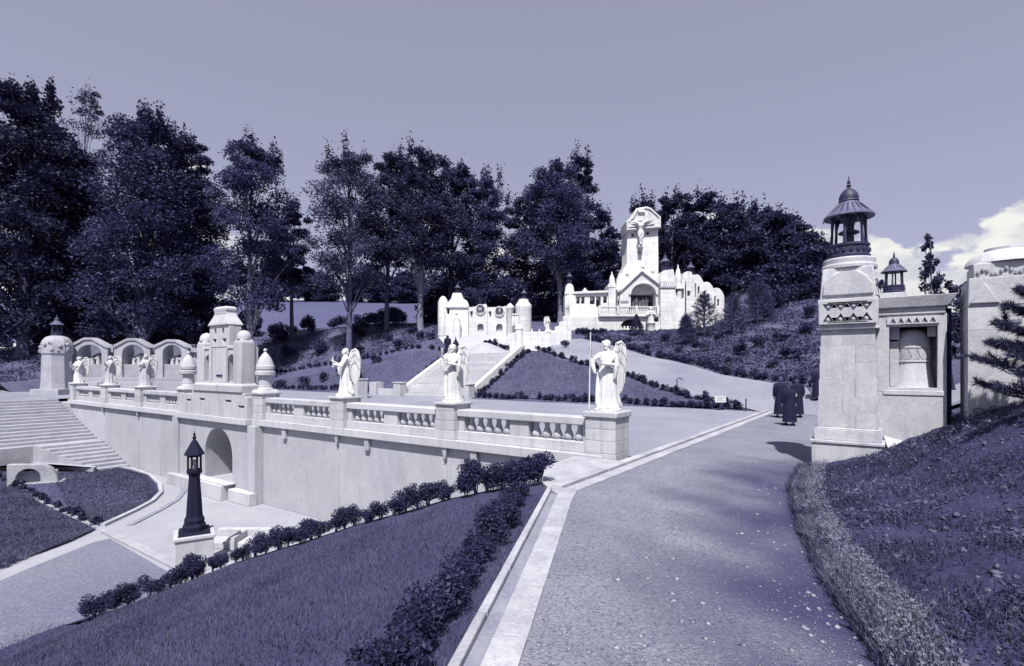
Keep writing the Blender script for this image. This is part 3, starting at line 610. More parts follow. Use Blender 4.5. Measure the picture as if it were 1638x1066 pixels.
# ------------------------------------------------------------------ angels
def angel_body(pose, seed, h=1.7):
    r = random.Random(seed); mb = MB()
    n = 40; vs, fs = [], []
    rings = [(0.03, .27, .25, 0), (.10, .255, .235, 0), (.3, .235, .21, .0), (.6, .22, .19, 0), (.85, .205, .165, 0), (1.0, .175, .14, 0), (1.08, .17, .135, 0), (1.22, .20, .15, .0), (1.33, .205, .135, 0), (1.40, .15, .10, 0), (1.45, .07, .065, 0)]
    for z, rx, ry, _ in rings:
        fl = max(0, 1-z/1.05)*.10+.012
        for i in range(n):
            a = 2*math.pi*i/n
            k = 1+fl*(math.cos(9*a+2.2*z+seed)+.5*math.cos(17*a+seed*2))
            vs.append((rx*k*math.cos(a), ry*k*math.sin(a), z))
    for j in range(len(rings)-1):
        for i in range(n): q = (i+1) % n; fs.append((j*n+i, j*n+q, (j+1)*n+q, (j+1)*n+i))
    fs.append(tuple(range(n-1, -1, -1))); e_ = (len(rings)-1)*n; fs.append(tuple(range(e_, e_+n)))
    mb.add(vs, fs)
    mb.tube([(0, 0, 1.38), (0, -.01, 1.50)], [.062, .055], 10)
    hx = {'staff': -.05, 'cross': .05}.get(pose, 0); hy = -.03
    mb.ball((hx*.4, -.02, 1.585), (.078, .098, .118), 14, 10)                       # skull
    mb.ball((hx*.4, .02, 1.62), (.098, .105, .10), 14, 8)                           # hair
    mb.ball((hx*.4, .07, 1.54), (.085, .06, .10), 12, 8)
    mb.tube([(hx*.4, -.105, 1.60), (hx*.4, -.135, 1.565)], [.013, .02], 6)          # nose
    mb.ball((hx*.4, -.085, 1.50), (.04, .035, .03), 8, 6)                           # chin
    for s in (-1, 1): mb.ball((hx*.4+s*.08, .0, 1.575), (.018, .03, .035), 6, 5)    # ears
    for s in (-1, 1):                                                               # brow and cheek
        mb.ball((hx*.4+s*.035, -.088, 1.618), (.028, .018, .01), 6, 5); mb.ball((hx*.4+s*.04, -.075, 1.555), (.028, .028, .025), 6, 5)
    arms = {'staff': [((-.19, 0, 1.34), (-.37, -.10, 1.22), (-.335, -.26, 1.50)), ((.19, 0, 1.34), (.27, -.1, 1.08), (.02, -.30, 1.12))],
            'pray': [((-.19, 0, 1.34), (-.25, -.14, 1.10), (-.03, -.27, 1.28)), ((.19, 0, 1.34), (.25, -.14, 1.10), (.03, -.27, 1.28))],
            'cross': [((-.19, 0, 1.34), (-.26, -.12, 1.10), (.08, -.22, 1.20)), ((.19, 0, 1.34), (.26, -.12, 1.10), (-.08, -.25, 1.16))],
            'raise': [((-.19, 0, 1.34), (-.30, -.16, 1.22), (-.24, -.28, 1.50)), ((.19, 0, 1.34), (.25, -.14, 1.06), (.0, -.28, 1.12))],
            'offer': [((-.19, 0, 1.34), (-.26, -.16, 1.10), (-.16, -.42, 1.24)), ((.19, 0, 1.34), (.24, -.16, 1.06), (.10, -.36, 1.12))]}[pose]
    for sh_, el, ha in arms:
        mb.tube([(sh_[0]*.7, sh_[1], sh_[2]), sh_, el, ha], [.07, .075, .07, .042], 10)
        mb.tube([ikey(el, ha, .1), (el[0]*.9, el[1]*1.2, el[2]-.16), (el[0]*.75, el[1]*1.2, el[2]-.34)], [.075, .06, .03], 8)      # hanging sleeve
        d = (Vector(ha)-Vector(el)).normalized(); hb = Vector(ha)
        mb.tube([hb, hb+d*.07], [.035, .032], 8)
        up = d.cross(Vector((1, 0, .2))).normalized(); sd_ = d.cross(up)
        for k in range(4):
            b = hb+d*.065+sd_*(k-1.5)*.017; L_ = (.055, .066, .062, .048)[k]
            mb.tube([b, b+d*L_*.6+up*.004, b+d*L_-up*.014], [.011, .010, .008], 6)
        mb.tube([hb+d*.02+sd_*.03, hb+d*.05+sd_*.055, hb+d*.08+sd_*.052], [.012, .011, .009], 6)
    # scarf thrown across the body, and the train of the robe
    mb.tube([(.2, -.06, 1.3), (.05, -.17, 1.12), (-.12, -.17, .93), (-.22, -.03, .8)], [.05, .055, .06, .04], 8)
    mb.tube([(-.2, -.08, .9), (-.23, -.1, .5), (-.22, -.12, .12)], [.045, .05, .055], 8)
    mb.tube([(.14, .12, .5), (.2, .18, .16), (.27, .24, .06)], [.08, .1, .06], 8)
    for s in (-1, 1): mb.ball((s*.09, -.25, .05), (.045, .08, .035), 8, 6)
    return remeshed('body', mb, .0135, 1)
def wing_mesh(s):
    mb = MB(); o = Vector((s*.07, .13, 1.24))
    W = Vector((s*.62, .78, 0)).normalized(); D = Vector((.78, -s*.62, 0)).normalized()
    def pt(w_, z, dep=0): return o+W*w_+Vector((0, 0, z))+D*dep
    def feather(p, q, wd, dep):
        p, q = Vector(p), Vector(q); d = (q-p); ln = d.length; d.normalize(); sd_ = Vector((d.y, -d.x))
        ring_ = [(0, .25), (.12, .8), (.45, 1), (.8, .85), (.95, .45), (1, .1)]
        vs, fs = [], []
        for k, wv in ring_:
            c = p+d*(ln*k)
            for u in (-1, 0, 1):
                q_ = c+sd_*(u*wd*wv*.5); vs.append(tuple(pt(q_.x, q_.y, dep+(.016 if u == 0 else 0))))
            for u in (1, 0, -1):
                q_ = c+sd_*(u*wd*wv*.5); vs.append(tuple(pt(q_.x, q_.y, dep-.014)))
        m_ = len(ring_)
        for j in range(m_-1):
            for i in range(6): k2 = (i+1) % 6; fs.append((j*6+i, j*6+k2, (j+1)*6+k2, (j+1)*6+i))
        fs.append((5, 4, 3, 2, 1, 0)); e_ = (m_-1)*6; fs.append(tuple(range(e_, e_+6)))
        mb.add(vs, fs)
    lead = [(0, 0), (.05, .22), (.14, .38), (.26, .43), (.36, .34), (.42, .18)]
    def L_(t):
        t *= len(lead)-1; i = min(int(t), len(lead)-2); k = t-i; return (lead[i][0]+(lead[i+1][0]-lead[i][0])*k, lead[i][1]+(lead[i+1][1]-lead[i][1])*k)
    for i in range(11):
        t = i/10; p = L_(.12+.88*t); q = (.06+.32*t, -.62-.36*math.sin(t*2.2)+.30*t*t)
        feather(p, q, .085, -.012+.004*(i % 3))
    for i in range(10):
        t = i/9; p = L_(.1+.88*t); q = (p[0]*.9+.015, p[1]-.46-.08*t); feather(p, q, .075, .012+.004*(i % 3))
    for i in range(9):
        t = i/8; p = L_(.08+.88*t); q = (p[0]*.93+.01, p[1]-.22); feather(p, q, .07, .032+.004*(i % 2))
    mb.tube([pt(a, b, .02) for a, b in lead], [.05, .05, .045, .04, .034, .02], 8)
    return mb.mesh('wing')
WINGM = {s: wing_mesh(s) for s in (-1, 1)}
base_me = MB().lathe([(.34, 0), (.34, .045), (.30, .06)], 16).mesh('plinth')
BODY = {}
def angel(label, pose, loc, rz, sc=1.0, extra=None, m='statue'):
    t = thing('angel_statue', label, 'statue', loc, rz, 'winged angel statues'); t.scale = (sc,)*3
    if pose not in BODY: BODY[pose] = angel_body(pose, len(BODY)+3)
    link('body', BODY[pose], M[m], t, (0, 0, .03))
    for s in (-1, 1): link('wing', WINGM[s], M[m], t, (0, 0, .03))
    link('plinth', base_me, M[m], t)
    if extra == 'staff':
        mb = MB(); mb.tube([(-.36, -.33, .05), (-.33, -.31, 1.92)], .014, 8); mb.build('staff', M[m], t)
    if extra == 'scroll':
        mb = MB(); mb.tube([(-.2, -.40, 1.05), (-.14, -.42, 1.42)], .03, 8); mb.build('scroll', M[m], t)
    return t
angel('white angel holding a tall staff, on the end pedestal beside the path', 'staff', (0, -.02, 1.12), rad(8), 1.0, 'staff')
angel('white angel with one hand raised, on the second balustrade pedestal from the path', 'raise', (XS[1], -.02, 1.15), rad(22), .99)
angel('white angel holding out an offering, on the third balustrade pedestal, nearest the shrine', 'offer', (XS[2], -.02, 1.15), rad(-30), .98, 'scroll')
angel('pale angel with crossed arms, on the first pedestal left of the domed shrine', 'cross', (XS[5], -.02, 1.15), rad(28), .98, m='stone')
angel('pale angel with praying hands, on the middle of three pedestals left of the shrine', 'pray', (XS[6], -.02, 1.15), rad(10), .98, m='stone')
angel('pale angel holding a scroll, on the last pedestal above the court stairs', 'offer', (XS[7], -.02, 1.15), rad(24), .98, 'scroll', m='stone')

# ------------------------------------------------------------------ dark lamp posts
LAMP = {}
def lamp(label, loc, rz, block, sc=1.0, grp='dark lamp posts with pitched roofs'):
    t = thing('lamp_post', label, 'lamp', loc, rz, grp); t.scale = (sc,)*3
    b = block
    mb = MB(); mb.box(-.46, .46, -.46, .46, -.2, b-.1); mb.build('block', M['stone'], t, .02)
    mb = MB(); mb.box(-.50, .50, -.50, .50, b-.1, b); mb.build('block_cap', M['stone'], t, .02)
    if not LAMP:
        LAMP['foot'] = MB().frus(0, 0, 0, .07, .78, .78, .72, .72).lathe([(.31, .07), (.31, .19), (.26, .26), (.27, .36), (.22, .46)], 8, ph=math.pi/8).mesh('foot', False)
        LAMP['shaft'] = MB().lathe([(.22, .46), (.195, .9), (.145, 1.55), (.155, 1.6), (.155, 1.66)], 8, ph=math.pi/8).mesh('shaft', False)
        LAMP['lantern_floor'] = MB().lathe([(.19, 1.66), (.205, 1.70), (.205, 1.76), (.18, 1.78)], 8, ph=math.pi/8).mesh('lantern_floor', False)
        LAMP['post'] = MB().box(-.02, .02, -.02, .02, 1.78, 2.16).mesh('post', False)
        LAMP['roof'] = MB().lathe([(.19, 2.13), (.19, 2.17), (.27, 2.19), (.265, 2.22), (.15, 2.42), (.08, 2.56), (.055, 2.58)], 8, ph=math.pi/8).mesh('roof', False)
        LAMP['finial'] = MB().lathe([(.055, 2.58), (.03, 2.62), (.06, 2.66), (.03, 2.70), (.02, 2.72), (.045, 2.75), (.012, 2.79), (.005, 2.86)], 8).mesh('finial')
        LAMP['glass'] = MB().lathe([(.05, 1.78), (.07, 1.84), (.07, 1.98), (.04, 2.04)], 8).mesh('lamp_glass')
    for k in ('foot', 'shaft', 'lantern_floor', 'roof', 'finial'): link(k, LAMP[k], M['darkstone'], t, (0, 0, b))
    for k in range(8):
        a = math.pi/8+k*math.pi/4; link('lantern_post', LAMP['post'], M['darkstone'], t, (.168*math.cos(a), .168*math.sin(a), b), a)
    link('lamp_glass', LAMP['glass'], M['board'], t, (0, 0, b))
    return t
lp = G(311, 908, FLOOR); lamp('dark stone lamp post on a pale block in the lower court, behind the near hedge', (lp[0], lp[1], FLOOR), rad(YAW)+.55, 1.0, .98)
p_ = P(573, 607, 37.0); lamp('dark lamp post on a block at the left foot of the hill stairs', (p_[0], p_[1], hz(p_[0], p_[1])+.1), 0, max(.5, p_[2]-hz(p_[0], p_[1])), .98)
p_ = P(729, 598, 37.4); lamp('dark lamp post beside the right foot of the hill stairs, behind the second angel', (p_[0], p_[1], 0.0), 0, 1.62, .98)

# ------------------------------------------------------------------ open lantern tower tops (dark metal)
def lantern(parent, z, sc=1.0, cx=0, cy=0, simple=False):
    n = 8
    ring_ = MB().lathe([(.46, 0), (.48, .03), (.48, .10), (.44, .13), (.44, .27), (.47, .30), (.47, .34), (.40, .36)], 16).build('lantern', M['metal'], parent, loc=(cx, cy, z)); ring_.scale = (sc*.85, sc*.85, sc)
    kn_ = MB()
    for k in range(18):
        a = 2*math.pi*k/18; kn_.ball((.45*math.cos(a), .45*math.sin(a), .2), (.04, .04, .06), 6, 4)
    kn_.build('knobs', M['metal'], ring_)
    for k in range(6):
        a = 2*math.pi*k/6+.35
        MB().tube([(.41*math.cos(a), .41*math.sin(a), .3), (.385*math.cos(a), .385*math.sin(a), .6), (.375*math.cos(a), .375*math.sin(a), .98)], [.05, .036, .045], 6).build('post', M['metal'], ring_)
        if not simple:
            b = a+math.pi/6
            vs = []
            q = MB(); pl = []
            for i in range(7):      # pointed arch webs between the posts
                u = -1+2*i/6; ang = b+u*math.pi/6; zz = .99-.26*abs(u)**2.2; pl.append((.372*math.cos(ang), .372*math.sin(ang), zz))
            top_ = [(x, y, 1.0) for x, y, _ in pl]
            for i in range(6):
                k_ = .93
                q.add([pl[i], pl[i+1], top_[i+1], top_[i]]+[(x*k_, y*k_, z_) for x, y, z_ in (pl[i], pl[i+1], top_[i+1], top_[i])], [(0, 1, 2, 3), (7, 6, 5, 4), (0, 4, 5, 1)])
            q.build('arch_web', M['metal'], ring_)
    MB().lathe([(.40, .97), (.42, 1.0), (.50, .98), (.575, .94), (.58, .965), (.50, 1.03), (.38, 1.12), (.26, 1.24), (.21, 1.30)], 20).build('roof', M['roofmetal'], ring_)
    rb = MB()
    for k in range(20):
        a = 2*math.pi*k/20; rb.tube([(.565*math.cos(a), .565*math.sin(a), .962), (.40*math.cos(a), .40*math.sin(a), 1.115), (.26*math.cos(a), .26*math.sin(a), 1.245)], .014, 5)
    rb.build('roof_ribs', M['metal'], ring_)
    MB().lathe([(.22, 1.29), (.24, 1.31), (.22, 1.34), (.225, 1.40), (.19, 1.49), (.12, 1.56), (.07, 1.59)], 14).build('dome', M['metal'], ring_)
    MB().lathe([(.07, 1.58), (.035, 1.62), (.06, 1.66), (.03, 1.70), (.045, 1.74), (.02, 1.79), (.006, 1.88)], 8).build('finial', M['metal'], ring_)
    if not simple:
        MB().lathe([(.06, .34), (.07, .5), (.05, .75), (.16, .86), (.20, .97)], 10).build('funnel', M['metal'], ring_)
        MB().lathe([(.17, .58), (.24, .60), (.24, .63), (.17, .66)], 12).build('dish', M['metal'], ring_)
    return ring_

# ------------------------------------------------------------------ the wayside station at the right
def frieze(parent, x0, x1, z0, z1, y, m='pillar', n=4, name='frieze'):
    hs = []; w_ = (x1-x0); st_ = w_/n; mid = (z0+z1)/2; g = (z1-z0)*.07
    for k in range(n):
        c = x0+st_*(k+.5); a = st_*.46
        hs.append([(c-a, z1-g), (c+a, z1-g), (c, mid+g*.6)]); hs.append([(c-a, z0+g), (c, mid-g*.6), (c+a, z0+g)])
    mb = MB(); mb.plate([(x0-.06, z0-.02), (x1+.06, z0-.02), (x1+.06, z1+.03), (x0-.06, z1+.03)], hs, y-.06, y+.0); mb.build(name, M[m], parent, .006)
    dm = MB()
    for k in range(n):
        c = x0+st_*(k+.5)
        dm.ball((c, y+.01, z1-g-.055), (.05, .05, .05), 10, 6); dm.ball((c, y+.01, z0+g+.055), (.05, .05, .05), 10, 6)
    dm.build('bosses', M[m], parent)
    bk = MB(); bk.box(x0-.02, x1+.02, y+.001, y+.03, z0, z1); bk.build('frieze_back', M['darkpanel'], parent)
M['darkpanel'] = mat('recess_shade', .17, amp=.3, scale=4)  # recess backs coloured darker, putting the shade of the carving into the stone
GX = 4.93; PY = 1.21
gp = thing('gate_pillar', 'tall pale stone pillar with a carved triangle frieze and dark open lantern, beside the path', 'pillar', (GX, PY+.62, 0))
def gq(name, mb, m='pillar', bevel=.014): return mb.build(name, M[m], gp, bevel)
mb = MB(); mb.box(-.66, .62, -.62, .62, -.6, .55); gq('plinth', mb)
mb = MB(); mb.box(-.69, .66, -.65, .65, .55, .62); gq('plinth_ledge', mb)
mb = MB(); mb.box(-.615, .605, -.575, .60, .62, .86); gq('plinth_course', mb)
zs = [.90, 1.22, 1.56, 1.92, 2.28, 2.66, 3.03]
mb = MB(); mb.frus(0, 0, .86, .90, 1.2, 1.16, 1.10, 1.10); gq('moulding', mb)
for j, (a, b) in enumerate(zip(zs, zs[1:])):
    w0 = 1.10-.022*j
    cuts = [(-.5, -.08), (-.08, .5)] if j % 2 else [(-.5, .14), (.14, .5)]
    for u0, u1 in cuts:
        mb = MB(); mb.box(u0*w0+.0015, u1*w0-.0015, -w0/2, w0/2, a+.0015, b-.0015); gq('stone', mb, bevel=.004)
mb = MB(); mb.box(-.46, .46, -.45, .46, .9, 3.03); gq('core', mb, 'old', 0)
mb = MB(); mb.box(-.545, .545, -.545, .545, 3.03, 3.66); gq('frieze_block', mb)
frieze(gp, -.46, .46, 3.13, 3.58, -.56)
mb = MB(); mb.box(-.565, .565, -.565, .565, 3.0, 3.045); gq('string_course', mb, bevel=.01)
up_ = [(-.52, 3.66), (.52, 3.66), (.515, 4.0), (.44, 4.36), (-.44, 4.36), (-.515, 4.0)]
mb = MB(); mb.frus(0, 0, 3.66, 4.33, 1.03, 1.03, .92, .92); gq('upper_block', mb, bevel=.02)
rv = [(-.47, 3.72), (.47, 3.72), (.44, 3.98), (.34, 4.13), (.2, 4.24), (-.2, 4.24), (-.34, 4.13), (-.44, 3.98)]
mb = MB(); mb.plate(rv, [], -.55, -.45); gq('shield_panel', mb, bevel=.03)
mb = MB(); mb.lathe([(.53, 4.33), (.53, 4.40), (.50, 4.44), (.50, 4.54), (.46, 4.57)], 20); gq('drum', mb, bevel=.008)
lantern(gp, 4.54, 1.0)
# chapel bay with the bulbous column
ch = thing('station_chapel', 'pale stone wayside chapel niche holding bulbous carved columns, right of the tall pillar', 'chapel', (6.1, 2.3, 0))
def cq(name, mb, m='pillar', bevel=.01, o=None): return mb.build(name, M[m], o or ch, bevel, loc=(-6.1, -2.3, 0))
YF = 1.93; X0, X1 = 5.46, 6.62
mb = MB(); mb.box(X0-.1, X1, YF, YF+.9, -.2, 1.66); cq('base_wall', mb)
mb = MB(); mb.plate([(X0-.06, 1.66), (X1, 1.66), (X1, 3.30), (X0-.06, 3.30)], [[(5.66, 1.76), (6.47, 1.76), (6.47, 3.05), (5.66, 3.05)]], YF, YF+.2); cq('front_frame', mb)
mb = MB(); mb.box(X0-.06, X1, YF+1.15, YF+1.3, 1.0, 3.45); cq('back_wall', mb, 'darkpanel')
mb = MB(); mb.box(X1-.12, X1-.001, YF+.2, YF+1.15, 1.66, 3.3); mb.box(X0-.06, X0+.1, YF+.2, YF+1.15, 1.66, 3.3); cq('side_wall', mb, bevel=0)
mb = MB(); mb.box(5.55, 6.60, YF-.02, YF+.9, 1.60, 1.70); cq('sill', mb)
mb = MB(); mb.add([(X0-.1, YF-.09, 3.45), (X1+.02, YF-.09, 3.45), (X1+.16, YF-.16, 3.68), (X0-.1, YF-.16, 3.68), (X0-.1, YF+1.3, 3.45), (X1+.02, YF+1.3, 3.45), (X1+.16, YF+1.36, 3.68), (X0-.1, YF+1.36, 3.68)],
  [(0, 1, 2, 3), (1, 5, 6, 2), (5, 4, 7, 6), (4, 0, 3, 7), (3, 2, 6, 7), (0, 4, 5, 1)]); cq('cornice', mb)
mb = MB(); mb.box(X0-.06, X1-.02, YF-.03, YF+1.25, 3.302, 3.45); cq('lintel', mb)
zz = MB(); hs = []
for k in range(6):
    c = 5.66+.8*(k+.5)/6; hs.append([(c-.055, 3.125), (c+.055, 3.125), (c, 3.235)])
zz.plate([(5.62, 3.1), (6.50, 3.1), (6.50, 3.26), (5.62, 3.26)], hs, YF-.03, YF-.002); cq('carved_band', zz, bevel=.003)
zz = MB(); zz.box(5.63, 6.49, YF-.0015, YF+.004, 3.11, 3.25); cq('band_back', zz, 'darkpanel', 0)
def drum(x, y, s, nm='column'):
    o = MB().lathe([(.36*s, 1.70), (.335*s, 1.80), (.30*s, 2.02), (.27*s, 2.24), (.27*s, 2.30), (.285*s, 2.305), (.285*s, 2.345), (.272*s, 2.35), (.272*s, 2.60), (.285*s, 2.605), (.285*s, 2.64), (.272*s, 2.645), (.265*s, 2.78), (.235*s, 2.90), (.16*s, 2.99), (.02, 3.03)], 26).build(nm, M['pillar'], ch, 0, loc=(x-6.1, y-2.3, 0))
    q = MB()
    for k in range(14):
        a = 2*math.pi*k/14; a2 = a+2*math.pi/28; r1 = .272*s+.014
        for (aa, za, zb) in ((a, 2.37, 2.56), (a2, 2.58, 2.40)):
            h_ = .085*s
            def pp(da, z, rr): return (rr*math.cos(aa+da), rr*math.sin(aa+da), z)
            dd = .19
            q.add([pp(-dd, za, r1), pp(dd, za, r1), pp(0, zb, r1), pp(-dd, za, r1-.03), pp(dd, za, r1-.03), pp(0, zb, r1-.03)], [(0, 1, 2), (5, 4, 3), (0, 3, 4, 1), (1, 4, 5, 2), (2, 5, 3, 0)])
    q.build('carved_triangle', M['pillar'], o)
drum(6.06, YF+.54, 1.2); drum(6.52, YF+1.0, .9)
mb = MB(); mb.box(5.665, 5.83, YF+.25, YF+.5, 1.76, 2.75); mb.box(5.665, 5.84, YF+.2, YF+.5, 2.79, 3.05); cq('jamb', mb)
mb = MB(); mb.box(6.32, 6.468, YF+.25, YF+.5, 2.84, 3.05); cq('jamb', mb)
mb = MB(); mb.add([(5.56, 1.92, .72), (5.66, 1.6, .42), (6.0, 1.6, .40), (6.0, 1.92, .6), (5.5, 1.9, -.1), (5.62, 1.5, -.1), (6.05, 1.5, -.1), (6.05, 1.92, -.1)], [(0, 1, 2, 3), (1, 5, 6, 2), (2, 6, 7, 3), (0, 4, 5, 1)]); cq('foot_wedge', mb, bevel=0)
# leaning dark board post in front of the gap
a_ = P(1516, 690, 11.12); tp = thing('timber_post', 'thin dark upright timber post between the chapel niche and right pillar', 'post', (a_[0], a_[1], 0))
mb = MB(); mb.box(-.06, .06, -.05, .05, .2, 3.42); mb.build('post', M['timber'], tp)
# the right-hand pillar, cut by the picture edge
rp = thing('domed_pillar', 'massive pale stone pillar with a rounded top and carved band at the right edge', 'pillar', (7.55, 2.0, 0))
def rq(name, mb, m='pillar', bevel=.02): return mb.build(name, M[m], rp, bevel)
XO = 7.55
zs = [.3, .9, 1.4, 1.9, 2.4, 2.9, 3.35]
for j, (a, b) in enumerate(zip(zs, zs[1:])):
    cuts = [(-.66, .05), (.05, .66)] if j % 2 else [(-.66, -.25), (-.25, .66)]
    for u0, u1 in cuts: mb = MB(); mb.box(u0+.0015, u1-.0015, -.66, .66, a+.0015, b-.0015); rq('stone', mb, bevel=.004)
mb = MB(); mb.box(-.6, .6, -.6, .6, -.3, 3.4); rq('core', mb, 'old', 0)
mb = MB(); mb.frus(0, 0, 3.35, 3.9, 1.34, 1.34, 1.28, 1.28); rq('upper_block', mb)
mb = MB(); mb.plate([(-.64, 3.4), (-.2, 3.4), (-.42, 3.8)], [], -.71, -.64); mb.plate([(.2, 3.4), (.64, 3.4), (.42, 3.8)], [], -.71, -.64); rq('corner_gable', mb)
mb = MB(); mb.lathe([(.80, 3.9), (.80, 4.18), (.76, 4.2)], 4, 0, 0, math.pi/4); rq('band', mb)
q = MB(); rr = random.Random(2)
for k in range(16):
    q.ball((-.5+k*.067, -.575, 4.0+.05*math.sin(k*1.3)), (.035, .03, .05), 7, 5)
q.build('carved_scroll', M['old'], rp)
mb = MB(); mb.lathe([(.66, 4.2), (.63, 4.28), (.55, 4.37), (.44, 4.44), (.36, 4.46), (.36, 4.51), (.3, 4.53)], 20); rq('dome', mb, bevel=0)
mb = MB(); mb.box(-.25, .1, -.68, -.655, 3.02, 3.08); rq('slot', mb, 'darkpanel', 0)
# the far station whose lantern shows above the niche
f_ = P(1430, 470, 23.5); fz = hz(f_[0], f_[1])
fs_t = thing('far_lantern_pillar', 'distant station pillar whose small dark lantern shows above the chapel cornice', 'pillar', (f_[0], f_[1], fz-.3))
hh = f_[2]-fz+.3
mb = MB(); mb.frus(0, 0, 0, hh-.7, 1.3, 1.3, 1.15, 1.15); mb.build('shaft', M['pillar'], fs_t, .02)
mb = MB(); mb.frus(0, 0, hh-.7, hh, 1.12, 1.12, .98, .98); mb.build('top_block', M['pillar'], fs_t, .02)
lantern(fs_t, hh, 1.0, simple=True)
# ------------------------------------------------------------------ stairs up the hill between the lawns
hs_ = thing('hill_stairs', 'wide pale stairs climbing the hill between two triangular lawns', 'staircase', (-21.35, 16.2, 0))
NS = 20
def hb_(name, mb, m='white', bevel=.01): return mb.build(name, M[m], hs_, bevel, loc=(21.35, -16.2, 0))
for k in range(NS):
    mb = MB(); mb.box(-24.55, -18.15, 16.2+k*.31, 16.2+(k+1)*.31+.02, -.3+.165*k*.6, .165*(k+1)); hb_('step', mb, 'stone')
for x, nm in ((-18.0, 'r'), (-24.7, 'l')):
    mb = MB(); a = [(16.0, -.2), (16.0, .62), (16.4, .66), (22.5, 3.9), (23.0, 3.9), (23.0, 2.4)]
    mb.add([(x-.17, y, z) for y, z in a]+[(x+.17, y, z) for y, z in a], [tuple(range(6)), tuple(range(11, 5, -1))]+[(i, 6+i, 6+(i+1) % 6, (i+1) % 6) for i in range(6)])
    o = hb_('parapet', mb, 'white', .02)
    mb = MB(); mb.box(x-.38, x+.38, 15.7, 16.4, -.2, .95); hb_('pier', mb, 'stone', .02)
    mb = MB(); mb.box(x-.42, x+.42, 15.66, 16.44, .95, 1.04); hb_('pier_cap', mb, 'stone', .015)
mb = MB(); mb.box(-26.9, -25.1, 15.85, 16.15, -.2, .5); hb_('low_wall', mb, 'stone', .015)
mb = MB(); mb.box(-27.7, -26.9, 15.6, 16.4, -.2, 1.0); hb_('pier', mb, 'stone', .02)
mb = MB(); mb.box(-24.6, -18.1, 22.38, 25.6, 2.2, 3.30); hb_('top_landing', mb, 'white')

# ------------------------------------------------------------------ chapels: helpers in a frame that looks at the terrace (x right, -y to the front)
def frame(name, label, cat, px, Y, base, rz=rad(YAW), group=None):
    q = P(px, 587, Y); return thing(name, label, cat, (q[0], q[1], 0), rz, group)
class Fr:                            # turns picture measures on the plane Y metres out into metres in that plane
    def __init__(s, t, px0, Y): s.t, s.p, s.Y = t, px0, Y
    def x(s, px): return (px-s.p)/FPX*s.Y
    def z(s, py): return CAM[2]-(py-587)/FPX*s.Y
    def pts(s, l): return [(s.x(a), s.z(b)) for a, b in l]
    def plate(s, name, l, y0, y1, m='white', holes=(), bevel=.02, parent=None):
        mb = MB(); mb.plate(s.pts(l), [s.pts(h) for h in holes], y0, y1); return mb.build(name, M[m], parent or s.t, bevel)
    def box(s, name, a, b, c, d, y0, y1, m='white', bevel=.02, parent=None):
        mb = MB(); mb.box(s.x(a), s.x(c), y0, y1, s.z(d), s.z(b)); return mb.build(name, M[m], parent or s.t, bevel)
    def arch(s, a, c, bot, spring, top, n=10):
        x0, x1 = s.x(a), s.x(c); cx = (x0+x1)/2; r = (x1-x0)/2; zs, zt = s.z(spring), s.z(top)
        return [(a, bot)]+[((cx-r*math.cos(math.pi*i/n))/s.Y*FPX+s.p, 587-(zs+(zt-zs)*math.sin(math.pi*i/n)-CAM[2])/s.Y*FPX) for i in range(n+1)]+[(c, bot)]
    def lathe(s, name, px, prof, y=0, n=12, m='white', parent=None, sx=1, sy=1):
        mb = MB(); mb.lathe([(r/FPX*s.Y, s.z(py)) for r, py in prof], n, s.x(px), y, 0, sx, sy); return mb.build(name, M[m], parent or s.t)
def figure_group(mb, cx, z, w, n, seed, y=0):       # small carved figures of a relief
    r = random.Random(seed)
    for k in range(n):
        x = cx-w/2+w*(k+.5)/n; h = r.uniform(.55, .95); y_ = y+r.uniform(-.05, .05)
        mb.lathe([(.17, z), (.16, z+h*.3), (.14, z+h*.6), (.16, z+h*.75), (.06, z+h*.84)], 8, x, y_)
        mb.ball((x+r.uniform(-.03, .03), y_-.02, z+h*.93), .085, 8, 6)
        s_ = r.choice((-1, 1)); mb.tube([(x+s_*.13, y_, z+h*.75), (x+s_*.3, y_-.1, z+h*(.5+r.random()*.4))], [.06, .035], 6)
        mb.tube([(x-s_*.13, y_, z+h*.75), (x-s_*.12, y_-.2, z+h*.5)], [.06, .035], 6)
# left-hand row of gabled stations
for k, (a, c, top, lab, hh_) in enumerate(((111, 172, 542, 'gabled station of the cross with a long low relief, leftmost by the stairs', 3), (182, 240, 543, 'gabled station of the cross in the middle of the row, behind the three pale angels', 4), (247, 300, 545, 'gabled station of the cross nearest the domed shrine, right end of the row', 4))):
    cx = (a+c)/2; t = frame('station_niche', lab, 'shrine', cx, 43.5, 0, group='gabled stations left of the shrine'); f = Fr(t, cx, 43.5)
    f.plate('gable_front', [(a, 640), (a, 556), (a+4, 552), (cx-10, top+2), (cx-6, top), (cx+6, top), (cx+10, top+2), (c-4, 552), (c, 556), (c, 640)], 0, .55, 'aged', [f.arch(a+13, c-10, 606, 566, 552)], .03)
    f.plate('coping', [(a-2, 557), (a+2, 551.5), (cx-10, top), (cx-6, top-1.6), (cx+6, top-1.6), (cx+10, top), (c-2, 551.5), (c+2, 557), (c-3, 556), (cx+6, top+2), (cx-6, top+2), (a+3, 556)], -.1, .6, 'aged', bevel=.01)
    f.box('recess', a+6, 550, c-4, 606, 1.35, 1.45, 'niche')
    for u, v in ((a+7, a+12.8), (c-9.8, c-5)): f.box('reveal', u, 551, v, 606, .551, 1.349, 'aged', 0)
    f.box('relief_ledge', a+10, 583, c-8, 606, .2, 1.34, 'aged')
    mb = MB(); figure_group(mb, f.x(cx+5), f.z(583.5), 1.6, hh_, 11+k, .75); mb.build('relief_figures', M['stone'], t)
    f.box('step', a-6, 604, c+6, 612, -.55, 0, 'aged'); f.box('step', a-10, 611, c+10, 645, -1.1, .01, 'aged')
